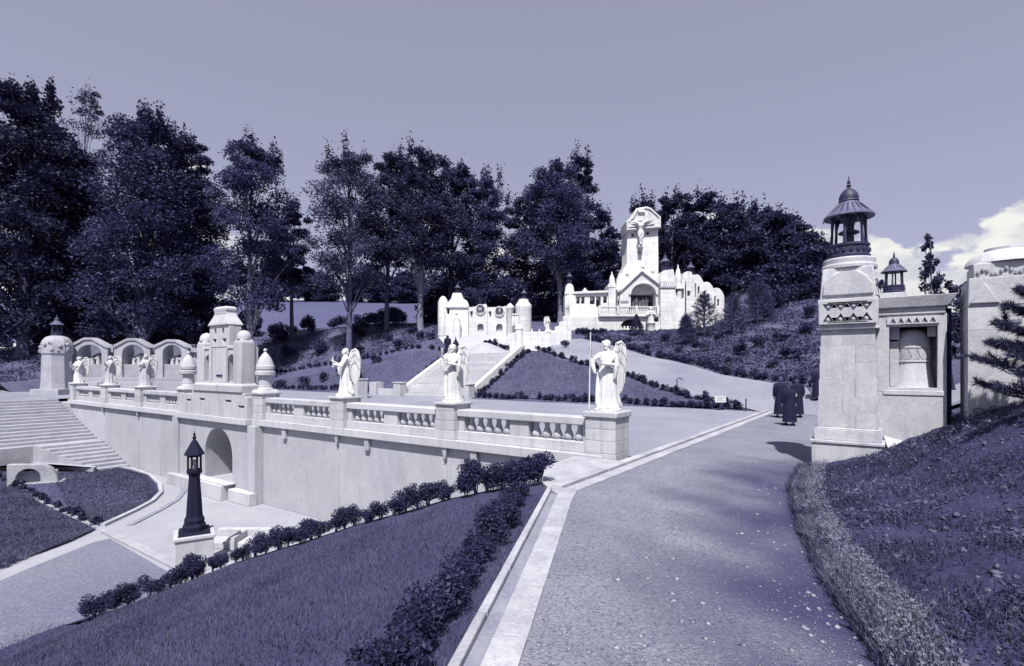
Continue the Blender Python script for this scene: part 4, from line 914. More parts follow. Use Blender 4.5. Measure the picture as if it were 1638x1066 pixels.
for k, (a, c) in enumerate(((172.6, 181.4), (240.6, 246.4), (300.6, 318))):
    t = frame('link_wall', ('short pale wall linking the first and second gabled stations', 'short pale wall linking the second and third gabled stations', 'short pale wall running from the last gabled station behind the shrine')[k], 'wall', (a+c)/2, 43.8, 0); f = Fr(t, (a+c)/2, 43.8)
    f.box('wall', a, 574, c, 645, .1, .5, 'aged'); f.box('lintel', a, 557, c, 564, -.05, .6, 'aged')
    f.lathe('column', (a+c)/2-1, [(2.2, 574), (2.0, 564.2)], .3, 8, 'aged')
t = frame('carved_pillar', 'thick pale pillar with a carved rounded head at the far left, above the stairs', 'pillar', 91, 42.5, 0); f = Fr(t, 91, 42.5)
mb = MB(); mb.lathe([(1.14, f.z(660)), (1.10, f.z(622)), (1.04, f.z(608)), (1.0, f.z(568)), (1.08, f.z(566)), (1.08, f.z(556)), (.98, f.z(546)), (.74, f.z(540)), (.4, f.z(537.5))], 8, 0, 0, math.pi/8, 1, 1); mb.build('shaft', M['aged'], t, .03)
q = MB(); rr = random.Random(5)
for k in range(26): a_ = rr.uniform(math.pi, 2*math.pi); q.ball((.98*math.cos(a_), .98*math.sin(a_), f.z(rr.uniform(549, 564))), (rr.uniform(.1, .2),)*3, 7, 5)
q.build('carving', M['aged'], t)
f.box('base', 69, 622, 113, 660, -1.2, 1.2, 'aged', .03)
lantern(t, f.z(538), .95, simple=True)

# ------------------------------------------------------------------ upper row of chapels (white, at the top of the stairs)
t = frame('chapel_row', 'white row of arched chapels with roundels and turrets at the top of the stairs', 'chapel', 775, 50.5, 0); f = Fr(t, 775, 50.5)
f.plate('pavilion_front', [(714, 565), (714, 489), (717, 484), (722, 479), (725, 469.5), (738, 469.5), (741, 478), (747, 482), (749.5, 487), (749.5, 565)], -.3, .9, holes=[[(715.5, 494), (719.5, 494), (719.5, 502), (717.5, 504), (715.5, 501)]])
f.box('pavilion_beam', 712, 490, 750, 493, -.45, -.3, 'white', .01)
f.box('pavilion_back', 714.5, 488, 749, 560, .9, 2.5)
f.lathe('corner_turret', 707.5, [(8.5, 565), (8.5, 492), (8.2, 489), (8.5, 484), (6.5, 478), (3.5, 474), (.8, 472.5)], .6, 14)
mb = MB(); mb.lathe([(.40, f.z(560)), (.36, f.z(520)), (.2, f.z(512)), (.22, f.z(508)), (.08, f.z(505))], 10, f.x(732), -.7); mb.ball((f.x(732), -.72, f.z(503)), .16, 8, 6)
for s_ in (-1, 1): mb.tube([(f.x(732)+s_*.2, -.7, f.z(509)), (f.x(732)+s_*.36, -.9, f.z(514))], [.1, .06], 6)
mb.build('niche_figure', M['statue'], t)
for a, c, top in ((749.8, 779.2, 480), (779.6, 810, 483)):
    cx = (a+c)/2
    f.plate('arched_bay', [(a, 565), (a, 492)]+[(cx-(c-a)/2*math.cos(math.pi*i/12), 492-(492-top)*math.sin(math.pi*i/12)) for i in range(13)]+[(c, 565)], 0, .3,
            holes=[[(cx+4+7*math.cos(2*math.pi*i/14)*.95, top+15.5+7.2*math.sin(2*math.pi*i/14)) for i in range(14)], [(a+2, 498), (a+6.5, 498), (a+6.5, 502), (a+5.5, 507), (a+3.5, 507), (a+3, 502), (a+2, 502)], f.arch(cx-1, cx+9, 530, 522, 518, 8)])
    f.box('bay_back', a+.4, 491, c-.4, 565, .301, .9, 'aged')
    f.plate('roundel', [(cx+4+8.2*math.cos(2*math.pi*i/16), top+15.5+8.4*math.sin(2*math.pi*i/16)) for i in range(16)], -.12, -.001, holes=[[(cx+4+7*math.cos(2*math.pi*i/14)*.95, top+15.5+7.2*math.sin(2*math.pi*i/14)) for i in range(14)]], bevel=.01)
f.box('row_plinth', 712, 541, 812, 566, -.6, -.002, 'white')
f.lathe('corner_turret', 816, [(6.5, 565), (6.5, 495), (7.2, 494), (7.4, 492), (4.5, 488), (1.0, 485)], .2, 12)
f.lathe('corner_turret', 837, [(13, 562), (12.6, 497), (13, 495), (13, 493), (12, 489), (8.5, 485), (7.5, 482), (7.5, 481)], -.9, 14)
mb = MB(); rr = random.Random(4)
for k in range(3):
    x = f.x(821+k*3.2); mb.lathe([(.16, f.z(524)), (.15, f.z(512)), (.05, f.z(508))], 8, x, -1.75+.1*k); mb.ball((x, -1.77+.1*k, f.z(506.5)), .11, 8, 6)
mb.build('niche_figure', M['statue'], t)
lantern(t, f.z(469.5), .62, f.x(731.5), .4, True); lantern(t, f.z(481.5), .62, f.x(838), -.9, True)
# curved approach wall to the calvary with a small statue
t = frame('approach_wall', 'white stepped approach wall curving up from the stairs to the calvary', 'wall', 868, 47.5, 0); f = Fr(t, 868, 47.5)
f.plate('lower_wall', [(812, 572), (812, 537), (824, 532), (872, 531), (889, 530), (905, 528), (912, 532), (912, 572)], -.3, .3, bevel=.05)
f.plate('stepped_rail', [(882, 545), (882, 529), (889, 527), (889, 522), (896, 520), (896, 514), (903, 512), (903, 506), (916, 504), (916, 545)], .9, 1.4, bevel=.03)
f.lathe('pier', 877, [(5.2, 560), (5.2, 533), (6, 532), (6, 530), (4.5, 528)], -.1, 12)
f.lathe('pier', 908, [(5, 560), (5, 510), (6, 509), (6, 506), (4, 504)], 1.6, 12)
f.lathe('pier', 830, [(6, 565), (6, 528), (7, 527), (6.5, 524), (3, 520)], -.25, 12)
for k, (a, py) in enumerate(((851, 530), (863, 530.5))): f.lathe('post', a, [(1.2, 532), (1.0, py-2.5), (.3, py-4)], 0, 8)
q = P(876, 528.4, 47.4)
angel('small white angel on the approach wall pier below the calvary', 'raise', (q[0], q[1], q[2]-.02), rad(YAW+12), .72)
q = P(908, 504.4, 49.1)
angel('small white angel at the head of the stepped wall beside the calvary', 'cross', (q[0], q[1], q[2]-.02), rad(YAW-10), .6)

# ------------------------------------------------------------------ the calvary
t = frame('calvary', 'tall white calvary with a crucifix tower, arched balcony and stepped side wings', 'monument', 1030, 55, 0); f = Fr(t, 1030, 55)
D = .065  # metres per pixel
f.plate('tower', [(990, 470), (992, 455), (998.6, 430), (1004.8, 419), (1005.3, 366), (1054.9, 366), (1055.5, 436), (1057, 470)], .5, 3.2, holes=[[(1012, 372), (1016, 372), (1016, 377), (1012, 377)], [(1036, 369), (1040.5, 369), (1040.5, 374), (1036, 374)]], bevel=.03)
f.box('tower_back', 1006, 367, 1054, 380, 1.2, 1.3, 'niche', 0)
head = [(1003, 370), (1002.5, 352.7), (1012, 345), (1017.7, 334.5), (1018, 333), (1034, 330), (1041.4, 332), (1057.7, 346.5), (1057.9, 365)]
f.plate('cross_head', head, .1, 3.0, bevel=.04)
f.plate('cross_border', [(1004, 368), (1003.6, 353.4), (1012.6, 346.2), (1018.4, 335.4), (1033.8, 331.4), (1040.9, 333.2), (1056.6, 347), (1056.7, 363.4)], -.02, .099, holes=[[(1006.2, 365.5), (1006, 354.6), (1014.2, 348), (1020, 337), (1033.6, 333.6), (1040, 335), (1054.6, 348), (1054.6, 361)]], bevel=.01)
f.box('inscription_tablet', 1020.5, 336, 1031.5, 340, -.12, .099, 'white', .01)
f.plate('cross_beam', [(1006, 359.4), (1020, 358), (1027, 357.4), (1046.8, 353), (1047.2, 358), (1028, 362.6), (1020.4, 363), (1006.2, 364)], -.1, .098, bevel=.015)
f.plate('cross_post', [(1021, 400), (1021, 341), (1028.4, 341), (1027.6, 400)], .25, .499, bevel=.015)
cx_, cz = f.x(1024), f.z(372)
mb = MB()                                             # the figure on the cross
mb.ball((cx_-.05, -.32, f.z(354.5)), (.17, .19, .22), 10, 8); mb.lathe([(.30, f.z(354.5)), (.34, f.z(353.5)), (.30, f.z(352))], 12, cx_-.05, -.1, 0, 1, .3)
mb.tube([(cx_-.02, -.25, f.z(357.5)), (cx_+.02, -.32, f.z(362)), (cx_, -.25, f.z(368)), (cx_, -.28, f.z(372))], [.14, .30, .22, .24], 10)
for s_, ex, ez in ((-1, 1008, 355.5), (1, 1043.5, 351)):
    mb.tube([(cx_+s_*.22, -.27, f.z(359)), (f.x((1024+ex)/2), -.25, f.z((359+ez)/2-.3)), (f.x(ex), -.2, f.z(ez))], [.13, .10, .07], 8)
    mb.tube([(f.x(ex), -.2, f.z(ez)), (f.x(ex)+s_*.12, -.2, f.z(ez-.6))], [.08, .05], 6)
mb.tube([(cx_-.12, -.28, f.z(372)), (cx_-.16, -.4, f.z(380)), (cx_-.06, -.28, f.z(390)), (cx_-.05, -.42, f.z(392))], [.17, .13, .09, .06], 8)
mb.tube([(cx_+.12, -.28, f.z(372)), (cx_+.14, -.42, f.z(380)), (cx_+.06, -.28, f.z(390)), (cx_+.03, -.42, f.z(392))], [.17, .13, .09, .06], 8)
o = link('crucified_figure', remeshed('crucified_figure', mb, .035, 1), M['statue'], t)
mb = MB(); mb.lathe([(.3, f.z(377.5)), (.34, f.z(374)), (.28, f.z(370.5))], 12, cx_, -.27, 0, 1.05, .85); mb.build('loincloth', M['statue'], o)
f.box('foot_bracket', 1021, 392.5, 1027, 396, -.25, .3, 'white', .02)
f.plate('boss', [(1024+2.6*math.cos(2*math.pi*i/10), 403+2.6*math.sin(2*math.pi*i/10)) for i in range(10)], .3, .499, 'old', bevel=.01)
rr = random.Random(8)
for k in range(3): f.plate('rosette', [((1005, 1046, 1030)[k]+3.0*math.cos(2*math.pi*i/10), (436, 431, 424)[k]+3.0*math.sin(2*math.pi*i/10)) for i in range(10)], .38, .499, 'white', bevel=.02)
# gabled front with the great arch
f.plate('gable', [(988, 507), (990, 466), (1024, 434), (1051, 455), (1051, 507)], -.6, .499, holes=[f.arch(1007, 1046.5, 506.5, 473, 455.5)], bevel=.03)
f.plate('gable_moulding', [(987, 466), (1023.6, 431.4), (1052.6, 454), (1052, 458), (1024, 436.4), (990.5, 468)], -.85, -.602, bevel=.02)
f.plate('arch_moulding', f.arch(1004, 1049, 494, 472, 451.5, 14), -.75, -.603, holes=[f.arch(1007, 1046.5, 494.1, 473, 455.5, 14)], bevel=.015) if False else None
mb = MB(); n_a = 14
for i in range(n_a):
    a0, a1 = math.pi*i/n_a, math.pi*(i+1)/n_a; cx1, cz1 = f.x(1026.8), f.z(473); r0, r1 = f.x(1046.8)-cx1, f.x(1050)-cx1
    kz = (f.z(455.3)-cz1)/r0
    q = [(cx1-r*math.cos(a), cz1+r*math.sin(a)*kz) for a, r in ((a0, r0), (a1, r0), (a1, r1), (a0, r1))]
    mb.add([(x, -.74, z) for x, z in q]+[(x, -.6, z) for x, z in q], [(0, 1, 2, 3), (3, 2, 6, 7), (0, 4, 5, 1)])
mb.build('arch_ring', M['white'], t)
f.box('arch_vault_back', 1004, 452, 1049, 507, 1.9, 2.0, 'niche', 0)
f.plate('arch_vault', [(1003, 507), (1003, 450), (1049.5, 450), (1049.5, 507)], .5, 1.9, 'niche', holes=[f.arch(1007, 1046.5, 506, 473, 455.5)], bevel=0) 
f.plate('altar_relief', [(1010, 507), (1010, 491), (1016, 488.5), (1028, 487), (1040, 488.5), (1045, 491), (1045, 507)], .9, 1.3, bevel=.05)
mb = MB(); figure_group(mb, f.x(1027), f.z(489), 1.8, 5, 21, 1.0); mb.build('relief_figures', M['statue'], t)
f.box('inscription_band', 990.5, 482, 1003, 485.5, -.66, -.601, 'old', .01)
# balcony
f.box('balcony_floor', 955, 505, 1049, 508.5, -1.32, -.602, 'white', .02); f.box('balcony_rail', 955, 492.6, 1048.5, 494.4, -1.32, -1.1, 'white', .015)
bme = None
for k in range(31):
    x = f.x(956.6+k*3.0)
    if bme is None: bme = MB().lathe([(.055, f.z(505)), (.09, f.z(501.5)), (.05, f.z(498)), (.055, f.z(494.4))], 8).mesh('balcony_baluster')
    link('balcony_baluster', bme, M['white'], t, (x, -1.21, 0))
for a, c in ((954, 957), (983, 986), (1012, 1015), (1045.5, 1049)): f.box('balcony_pier', a, 491.5, c, 505, -1.36, -1.06, 'white', .015)
# lower storey
f.plate('lower_storey', [(905, 560), (905, 508.6), (1052, 508.6), (1052, 560)], -1.0, .5, holes=[f.arch(989, 1026, 559, 527, 511.5), f.arch(1041, 1049, 515, 511.5, 509.6, 6) if False else [(1040, 511), (1048.5, 511), (1048.5, 516), (1040, 516)]])
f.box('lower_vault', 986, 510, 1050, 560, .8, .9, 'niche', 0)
for k in range(7): f.box('gate_bar', 989.6+k*5.2, 523, 992.4+k*5.2, 548, -.85, -.72, 'white', .01)
f.box('gate_rail', 989.2, 527, 1025.5, 529, -.93, -.852, 'white', .01)
q = f.x(1035), f.z(512)
mb = MB(); mb.lathe([(.42, f.z(548)), (.36, f.z(530)), (.42, f.z(521)), (.5, f.z(519.5))], 10, f.x(1035), -1.5); mb.build('statue_pedestal', M['white'], t)
mb = MB(); mb.lathe([(.36, f.z(519.5)), (.3, f.z(508)), (.33, f.z(502)), (.12, f.z(499))], 10, f.x(1035), -1.5); mb.ball((f.x(1035), -1.52, f.z(497)), .19, 10, 7)
for s_ in (-1, 1): mb.tube([(f.x(1035)+s_*.28, -1.5, f.z(502)), (f.x(1035)+s_*.42, -1.7, f.z(507)), (f.x(1035)+s_*.1, -1.85, f.z(505))], [.12, .1, .06], 7)
mb.build('standing_figure', M['statue'], t)
# left wing
f.plate('left_wing', [(903.5, 560), (903.5, 474), (905, 469), (990, 466), (990, 508)]+[(955, 508.2), (955, 560)], 0, 1.4, holes=[[(922, 475), (927.4, 475), (927.4, 486), (922, 486)], [(929.6, 474.8), (935, 474.8), (935, 486), (929.6, 486)], [(943.6, 474.5), (951.6, 474), (951.6, 487), (943.6, 487)], [(953.6, 474), (961, 473.8), (961, 491), (953.6, 491)], [(964.8, 474), (971, 473.7), (971, 485), (964.8, 485)]])
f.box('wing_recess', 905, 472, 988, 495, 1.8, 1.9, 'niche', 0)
f.plate('wing_cornice', [(903, 471.5), (903, 468), (990, 464.5), (990, 468)], -.25, -.002, bevel=.015)
for px, w_, top, bot, y_ in ((911.5, 8.2, 452, 474, .3), (936.5, 4.6, 460, 470, .4)):
    f.lathe('turret', px, [(w_, bot), (w_*1.04, bot-3), (w_, bot-6), (w_*.72, top+5), (w_*.3, top+1), (.2, top)], y_, 14)
f.box('turret_base', 903.4, 474, 920, 560, -.35, -.003, 'white', .04)
f.box('corner_pier', 972.5, 460, 984, 508.4, -.4, 1.2, 'white', .04); f.plate('pier_gable', [(971, 461), (971, 457), (978, 451), (984.6, 457), (984.6, 461)], -.45, 1.2, bevel=.02)
f.lathe('spirelet', 980, [(4.4, 454), (4.8, 452), (4.6, 448), (4.2, 445), (2.2, 440), (.9, 437.5), (1.3, 435.5), (.3, 434)], .4, 12)
f.box('pier_slot', 984.2, 465, 986.2, 507, -.63, -.1, 'niche', 0)
lantern(t, f.z(452.5), .7, f.x(911.5), .3, True)
f.plate('shoulder', [(985, 470), (988, 449), (992, 438), (997, 436), (1000, 440), (1000, 470)], .2, 1.4, bevel=.03)
# right pier with lantern, column bay and the wing running back
f.box('right_pier', 1051.5, 464, 1075, 560, -1.2, 1.2, 'white', .04)
f.plate('right_pier_top', [(1051.5, 463.6), (1052, 447), (1056.5, 436), (1072, 434), (1075, 447), (1075, 463.6)], -1.1, 1.1, bevel=.05)
f.box('pier_band', 1050.6, 453, 1076, 464, -1.3, 1.25, 'stone', .015)
for k in range(8): f.box('band_carving', 1052+k*3, 455, 1053.6+k*3, 462, -1.36, -1.301, 'white', .01)
lantern(t, f.z(434.5), 1.05, f.x(1064), 0, True)
f.plate('column_bay', [(1075.4, 560), (1075.4, 457), (1094, 456), (1094, 560)], -.5, .2, holes=[[(1077.4, 463.5), (1091.6, 463), (1091.6, 478), (1088, 482), (1080, 478)]])
f.box('bay_recess', 1076, 460, 1094, 485, .9, 1.0, 'niche', 0); f.lathe('column', 1085.5, [(4.6, 484), (4.0, 472), (4.4, 470), (3.6, 466), (1.5, 463.6)], -.1, 12)
f.lathe('spirelet', 1085, [(4.6, 456.5), (5.4, 450), (5.4, 444), (4.9, 442), (3.0, 432), (.9, 427.5), (1.2, 425.5), (.3, 423)], .1, 12)
f.lathe('drain_pipe', 1093.4, [(.7, 545), (.7, 452)], -.7, 6, 'metal')
for k, (a, c, top, y_) in enumerate(((1094.6, 1116, 432, .8), (1112, 1137, 434, 2.0), (1135, 1162, 443, 3.3), (1160, 1187, 450, 4.6))):
    cx = (a+c)/2
    f.plate('wing_bay', [(a, 560), (a, top+14), (a+3, top+7), (cx-5, top+1), (cx, top), (cx+5, top+1), (c-3, top+7), (c, top+14), (c, 560)], y_, y_+2.2, holes=[[(a+5, top+15), (a+12, top+15), (a+12, top+38), (a+5, top+38)], [(a+15, top+20), (a+18, top+20), (a+18, top+32), (a+15, top+32)]] if k else [[(a+9, top+32), (a+14, top+32), (a+14, top+40), (a+9, top+40)]], bevel=.04)
    f.box('wing_bay_recess', a+2, top+16, c-4, top+50, y_+.8, y_+.9, 'niche', 0)
    if k: f.lathe('buttress', a+2, [(3.2, 560), (3.0, top+20), (2.4, top+14), (.6, top+11)], y_-.2, 10)
f.plate('zigzag', [(1096, 462), (1096, 455), (1101, 460), (1105.5, 454.5), (1110, 460), (1114, 454), (1114, 458), (1110, 463.5), (1105.5, 458.5), (1101, 463.5)], .86, .999, 'old', bevel=.01)
lantern(t, f.z(434), .95, f.x(1120.5), 3.0, True); lantern(t, f.z(443.5), .5, f.x(1143), 4.4, True)

# ------------------------------------------------------------------ small fittings on the terrace
q = G(1152, 652, .15); t = thing('notice_board', 'small white notice board on a stake in front of the lawn corner hedge', 'sign', (q[0], q[1], 0), rad(YAW)+.1)
mb = MB(); mb.box(-.035, .035, -.02, .02, -.1, .62); mb.build('stake', M['timber'], t)
mb = MB(); mb.box(-.29, .29, -.045, -.021, .40, .72); o = mb.build('board', M['board'], t, .006)
mb = MB(); rr = random.Random(1)
for k in range(3): # weathered rows of lettering, too small to read
    x = -.2
    while x < .2: w_ = rr.uniform(.03, .09); mb.box(x, min(x+w_, .23), -.0475, -.0455, .64-k*.085, .67-k*.085); x += w_+.03
mb.build('lettering', M['ink'], o)
q = G(1193, 655, .1); t = thing('marker_post', 'short dark stake standing at the tip of the lawn by the gutter', 'post', (q[0], q[1], 0))
mb = MB(); mb.tube([(0, 0, -.1), (.01, 0, .62)], [.035, .03], 8); mb.build('stake', M['timber'], t)
q = P(1083, 614, 31); zq = hz(q[0], q[1]); t = thing('hose_tap', 'small dark bent standpipe in the hedge along the ramp path', 'standpipe', (q[0], q[1], zq), rad(YAW))
mb = MB(); mb.tube([(0, 0, -.1), (0, 0, .62), (.06, 0, .72), (.26, 0, .70), (.3, 0, .60)], .03, 8); mb.build('pipe', M['metal'], t)

# ------------------------------------------------------------------ people
def person(label, loc, rz, h=1.7, stride=.1, hat='hair', coat=1.0, seed=0, group=None):
    r = random.Random(seed); t = thing('person', label, 'person', loc, rz, group); t.scale = (h/1.7,)*3
    s = stride; mb = MB()
    for sg, dy in ((-1, s), (1, -s)):
        mb.tube([(sg*.09, 0, .90), (sg*.10, dy*.6, .50), (sg*.095, dy, .10)], [.095, .065, .045], 10)
        mb.tube([(sg*.095, dy+.03, .06), (sg*.10, dy-.10, .04), (sg*.10, dy-.17, .035)], [.045, .045, .03], 8)
    mb.tube([(0, 0, .86), (0, .01, 1.02), (0, .01, 1.22), (0, 0, 1.36), (0, 0, 1.43)], [.155, .14, .165, .15, .07], 12)
    mb.tube([(-.18, 0, 1.36), (.18, 0, 1.36)], [.075, .075], 10)
    mb.tube([(0, 0, 1.40), (0, -.015, 1.52)], [.055, .05], 10)
    mb.ball((0, -.02, 1.595), (.075, .095, .112), 14, 10); mb.tube([(0, -.108, 1.60), (0, -.135, 1.575)], [.012, .017], 6)
    for sg in (-1, 1): mb.ball((sg*.076, -.005, 1.585), (.014, .024, .032), 6, 5)
    mb.ball((0, -.085, 1.515), (.035, .03, .025), 8, 6)
    for sg in (-1, 1):
        dy = -sg*s*.6; el = (sg*.245, dy*.3+.03, 1.10); ha = (sg*.23, dy-.03, .86)
        mb.tube([(sg*.18, 0, 1.36), el, ha], [.062, .05, .034], 10)
        d = (Vector(ha)-Vector(el)).normalized(); hb = Vector(ha); mb.tube([hb, hb+d*.08], [.034, .036], 8)
        for k in range(4):
            b = hb+d*.07+Vector((0, (k-1.5)*.019, 0)); q = (.065, .078, .074, .058)[k]; mb.tube([b, b+d*q*.6, b+d*q+Vector((-sg*.015, 0, 0))], [.0105, .0095, .008], 6)
        mb.tube([hb+d*.02+Vector((0, -.03, 0)), hb+d*.07+Vector((-sg*.01, -.058, 0))], [.012, .010], 6)
    link('body', remeshed('body', mb, .012, 1), M['skin'], t)
    mb = MB(); n = 28; vs, fs = [], []
    rows = [(.15, .27, .23), (.6, .24, .20), (.95, .20, .18), (1.06, .19, .17), (1.25, .225, .19), (1.37, .235, .16), (1.43, .17, .12), (1.46, .085, .085)]
    for z, rx, ry in rows:
        for i in range(n):
            a = 2*math.pi*i/n; k = 1+max(0, 1-z)*.07*math.sin(6*a+seed); vs.append((rx*coat*k*math.cos(a), ry*k*math.sin(a)+.005, z))
    for j in range(len(rows)-1):
        for i in range(n): q = (i+1) % n; fs.append((j*n+i, j*n+q, (j+1)*n+q, (j+1)*n+i))
    mb.add(vs, fs)
    for sg in (-1, 1):
        dy = -sg*s*.6; mb.tube([(sg*.12, 0, 1.385), (sg*.20, 0, 1.35), (sg*.25, dy*.3+.03, 1.10), (sg*.232, dy-.02, .90)], [.09, .10, .08, .062], 12)
    mb.build('coat', M['cloth'], t)
    mb = MB()
    if hat == 'hair': mb.ball((0, .01, 1.635), (.088, .10, .09), 14, 9); mb.ball((0, .055, 1.575), (.078, .06, .085), 12, 8); mb.build('hair', M['hair'], t)
    elif hat == 'hat': mb.lathe([(.17, 1.64), (.175, 1.65), (.10, 1.665), (.098, 1.74), (.07, 1.765), (.01, 1.77)], 16, 0, .0, 0, 1, 1.12); mb.build('hat', M['cloth'], t)
    else: mb.lathe([(.15, 1.32), (.13, 1.45), (.115, 1.58), (.105, 1.66), (.07, 1.71), (.01, 1.725)], 16, 0, .035, 0, 1, .95); mb.build('veil', M['cloth'], t)
    for sg, dy in ((-1, s), (1, -s)):
        mb = MB(); mb.tube([(sg*.095, dy+.055, .045), (sg*.10, dy-.09, .045), (sg*.10, dy-.19, .035)], [.05, .052, .035], 8); mb.build('shoe', M['leather'], t)
    return t
away = rad(YAW+180)
q = G(1263, 681); person('person in a long black coat walking away, nearest of the trio on the path', (q[0], q[1], 0), away+.05, 1.62, .10, 'hair', 1.05, 1)
q = G(1249, 668.5); person('person in a long black coat, left and farther of the trio on the path', (q[0], q[1], 0), away-.1, 1.76, .09, 'hair', 1.0, 2)
q = G(1275, 668); person('person in a long black coat and brimmed hat, right of the trio on the path', (q[0], q[1], 0), away+.12, 1.74, .09, 'hat', 1.0, 3)
q = G(1308, 659); person('person in dark clothes mostly hidden behind the tall gate pillar', (q[0], q[1], hz(q[0], q[1]) if hz(q[0], q[1]) > .02 else 0), away+.1, 1.7, .05, 'hat', 1.0, 4)
q = P(716, 560, 46.2); person('tiny distant person in black at the top of the hill stairs', (q[0], q[1], hz(q[0], q[1])+.02), away, 1.65, .06, 'veil', 1.0, 5)
# ------------------------------------------------------------------ shrubs and hedges
def clump_pts(n, r, rng, sq=1.0, hollow=.55):
    d = rng.normal(size=(n, 3)); d /= np.linalg.norm(d, axis=1)[:, None]
    q = d*(r*(hollow+(1-hollow)*rng.random(n)**.6))[:, None]; q[:, 2] *= sq; return q
def shrub_me(name, h, w, n, leaf, seed, lumps=6):
    rng = np.random.default_rng(seed); pts = []
    for k in range(lumps):
        c = np.array([rng.uniform(-.3, .3)*w, rng.uniform(-.3, .3)*w, h*rng.uniform(.35, .78)]); pts.append(c+clump_pts(n//lumps, w*rng.uniform(.22, .36), rng, .9, .3))
    C = np.vstack(pts); C[:, 2] = np.maximum(C[:, 2], .03); return leaf_mesh(name, C, leaf, .8, rng)
def stems_me(name, h, w, seed):
    r = random.Random(seed); mb = MB()
    for k in range(5):
        a = r.uniform(0, 6.28); d = w*r.uniform(.1, .32); mb.tube([(0, 0, -.1), (d*.4*math.cos(a), d*.4*math.sin(a), h*.35), (d*math.cos(a), d*math.sin(a), h*.75)], [.014, .01, .005], 5)
    return mb.mesh(name)
def shrub_kinds(tag_, h, w, n, leaf, k, m):
    r = []
    for i in range(k): r.append((shrub_me('foliage', h, w, n, leaf, 100*len(tag_)+i), stems_me('stem', h, w, i), m))
    return r
def put_shrub(name, kind, x, y, z, sc, rz, label, group, cat='shrub', stem=True):
    t = link(name, kind[0], kind[2], None, (x, y, z), rz); t.scale = (sc*random.uniform(.9, 1.12), sc*random.uniform(.9, 1.12), sc*random.uniform(.85, 1.15))
    prop(t, label, cat, group)
    if stem: link('stem', kind[1], M['bark'], t)
    return t
near_k = shrub_kinds('near', .55, .58, 2000, .048, 7, M['hedge'])
small_k = shrub_kinds('smal', .5, .55, 260, .11, 4, M['hedge'])
rs = random.Random(12)
# hedge along the crest of the near lawn, above the court
for k in range(40):
    s = .05+k*.243+rs.uniform(-.06, .06); x, y = HA[0]+hd[0]*s, HA[1]+hd[1]*s; x += hn[0]*.05; y += hn[1]*.05
    put_shrub('hedge_shrub', near_k[k % 7], x, y, bank_z(x, y)-.03, (1.15 if k < 6 else rs.uniform(.55, .95)), rs.uniform(0, 6), 'small dark leafy shrub in the hedge row along the crest above the lower court', 'shrubs along the crest of the near lawn')
# row along the gutter
s = .35
while s < 10.5:
    x, y = along(s, .52-.02*s+rs.uniform(-.07, .07))
    put_shrub('hedge_shrub', near_k[rs.randrange(7)], x, y, bank_z(x, y)-.03, rs.uniform(.56, .86), rs.uniform(0, 6), 'dark leafy shrub in the straggling row on the near lawn beside the gutter', 'shrubs beside the gutter on the near lawn'); s += rs.uniform(.24, .44)
def row(a, b, n, sc, label, group, off=0.0, jit=.05):
    for k in range(n):
        x = a[0]+(b[0]-a[0])*(k+.5)/n+rs.uniform(-jit, jit); y = a[1]+(b[1]-a[1])*(k+.5)/n+rs.uniform(-jit, jit)
        if rs.random() < .04: continue
        put_shrub('hedge_shrub', small_k[rs.randrange(4)], x, y, max(hz(x, y), 0)-.03+off, sc*rs.uniform(.82, 1.15), rs.uniform(0, 6), label, group, stem=False)
drape('right_lawn', [(-17.6, 16.35), (-.2, 16.35), (-.4, 16.6), (-16.7, 23.1), (-17.3, 23.1)], M['lawn'], st=.6, off=.07)
drape('left_lawn', [(-25.2, 16.55), (-25.3, 22.6), (-26.0, 22.6), (-62, 19.5), (-62, 16.6)], M['lawn'], st=.6, off=.07)
row((-17.4, 16.4), (-.3, 16.4), 36, 1.0, 'small clipped shrub in the row along the foot of the right-hand lawn', 'shrubs at the foot of the right lawn')
row((-.6, 16.7), (-16.9, 23.2), 38, 1.0, 'small clipped shrub in the row between the right-hand lawn and the ramp path', 'shrubs between right lawn and ramp path')
row((-17.5, 16.7), (-17.4, 22.9), 15, 1.0, 'small clipped shrub in the row against the right parapet of the hill stairs', 'shrubs beside the right stair parapet')
row((-27.9, 16.6), (-52, 16.7), 34, 1.05, 'small clipped shrub in the row along the foot of the left-hand lawn', 'shrubs at the foot of the left lawn')
row((-25.3, 16.9), (-25.4, 22.7), 13, 1.0, 'small clipped shrub in the row against the left parapet of the hill stairs', 'shrubs beside the left stair parapet')
row((-25.8, 22.8), (-58, 19.9), 42, 1.05, 'small clipped shrub in the row along the top of the left-hand lawn', 'shrubs along the top of the left lawn')
pr = [p for p in upR]
for a, b in zip(pr[1:], pr[2:]):
    n = max(3, int(math.hypot(a[0]-b[0], a[1]-b[1])/.48)); row((a[0]+.35, a[1]+.35), (b[0]+.35, b[1]+.35), n, 1.1, 'small dark shrub in the low row on the upper side of the ramp path', 'shrubs along the ramp path', 0, .12)
row(P(776, 549, 47)[:2], P(812, 548, 47)[:2], 7, 1.3, 'dark shrub in the short bed in front of the white chapel row', 'shrubs before the chapel row')
row(P(918, 541, 51.5)[:2], P(968, 540, 52)[:2], 9, 1.3, 'dark shrub in the bed at the foot of the calvary left wing', 'shrubs before the calvary')
bush_k = shrub_kinds('bushes', 1.6, 1.8, 900, .20, 4, M['dark'])
mid_k = shrub_kinds('middle', 1.0, 1.1, 420, .17, 4, M['hedge'])
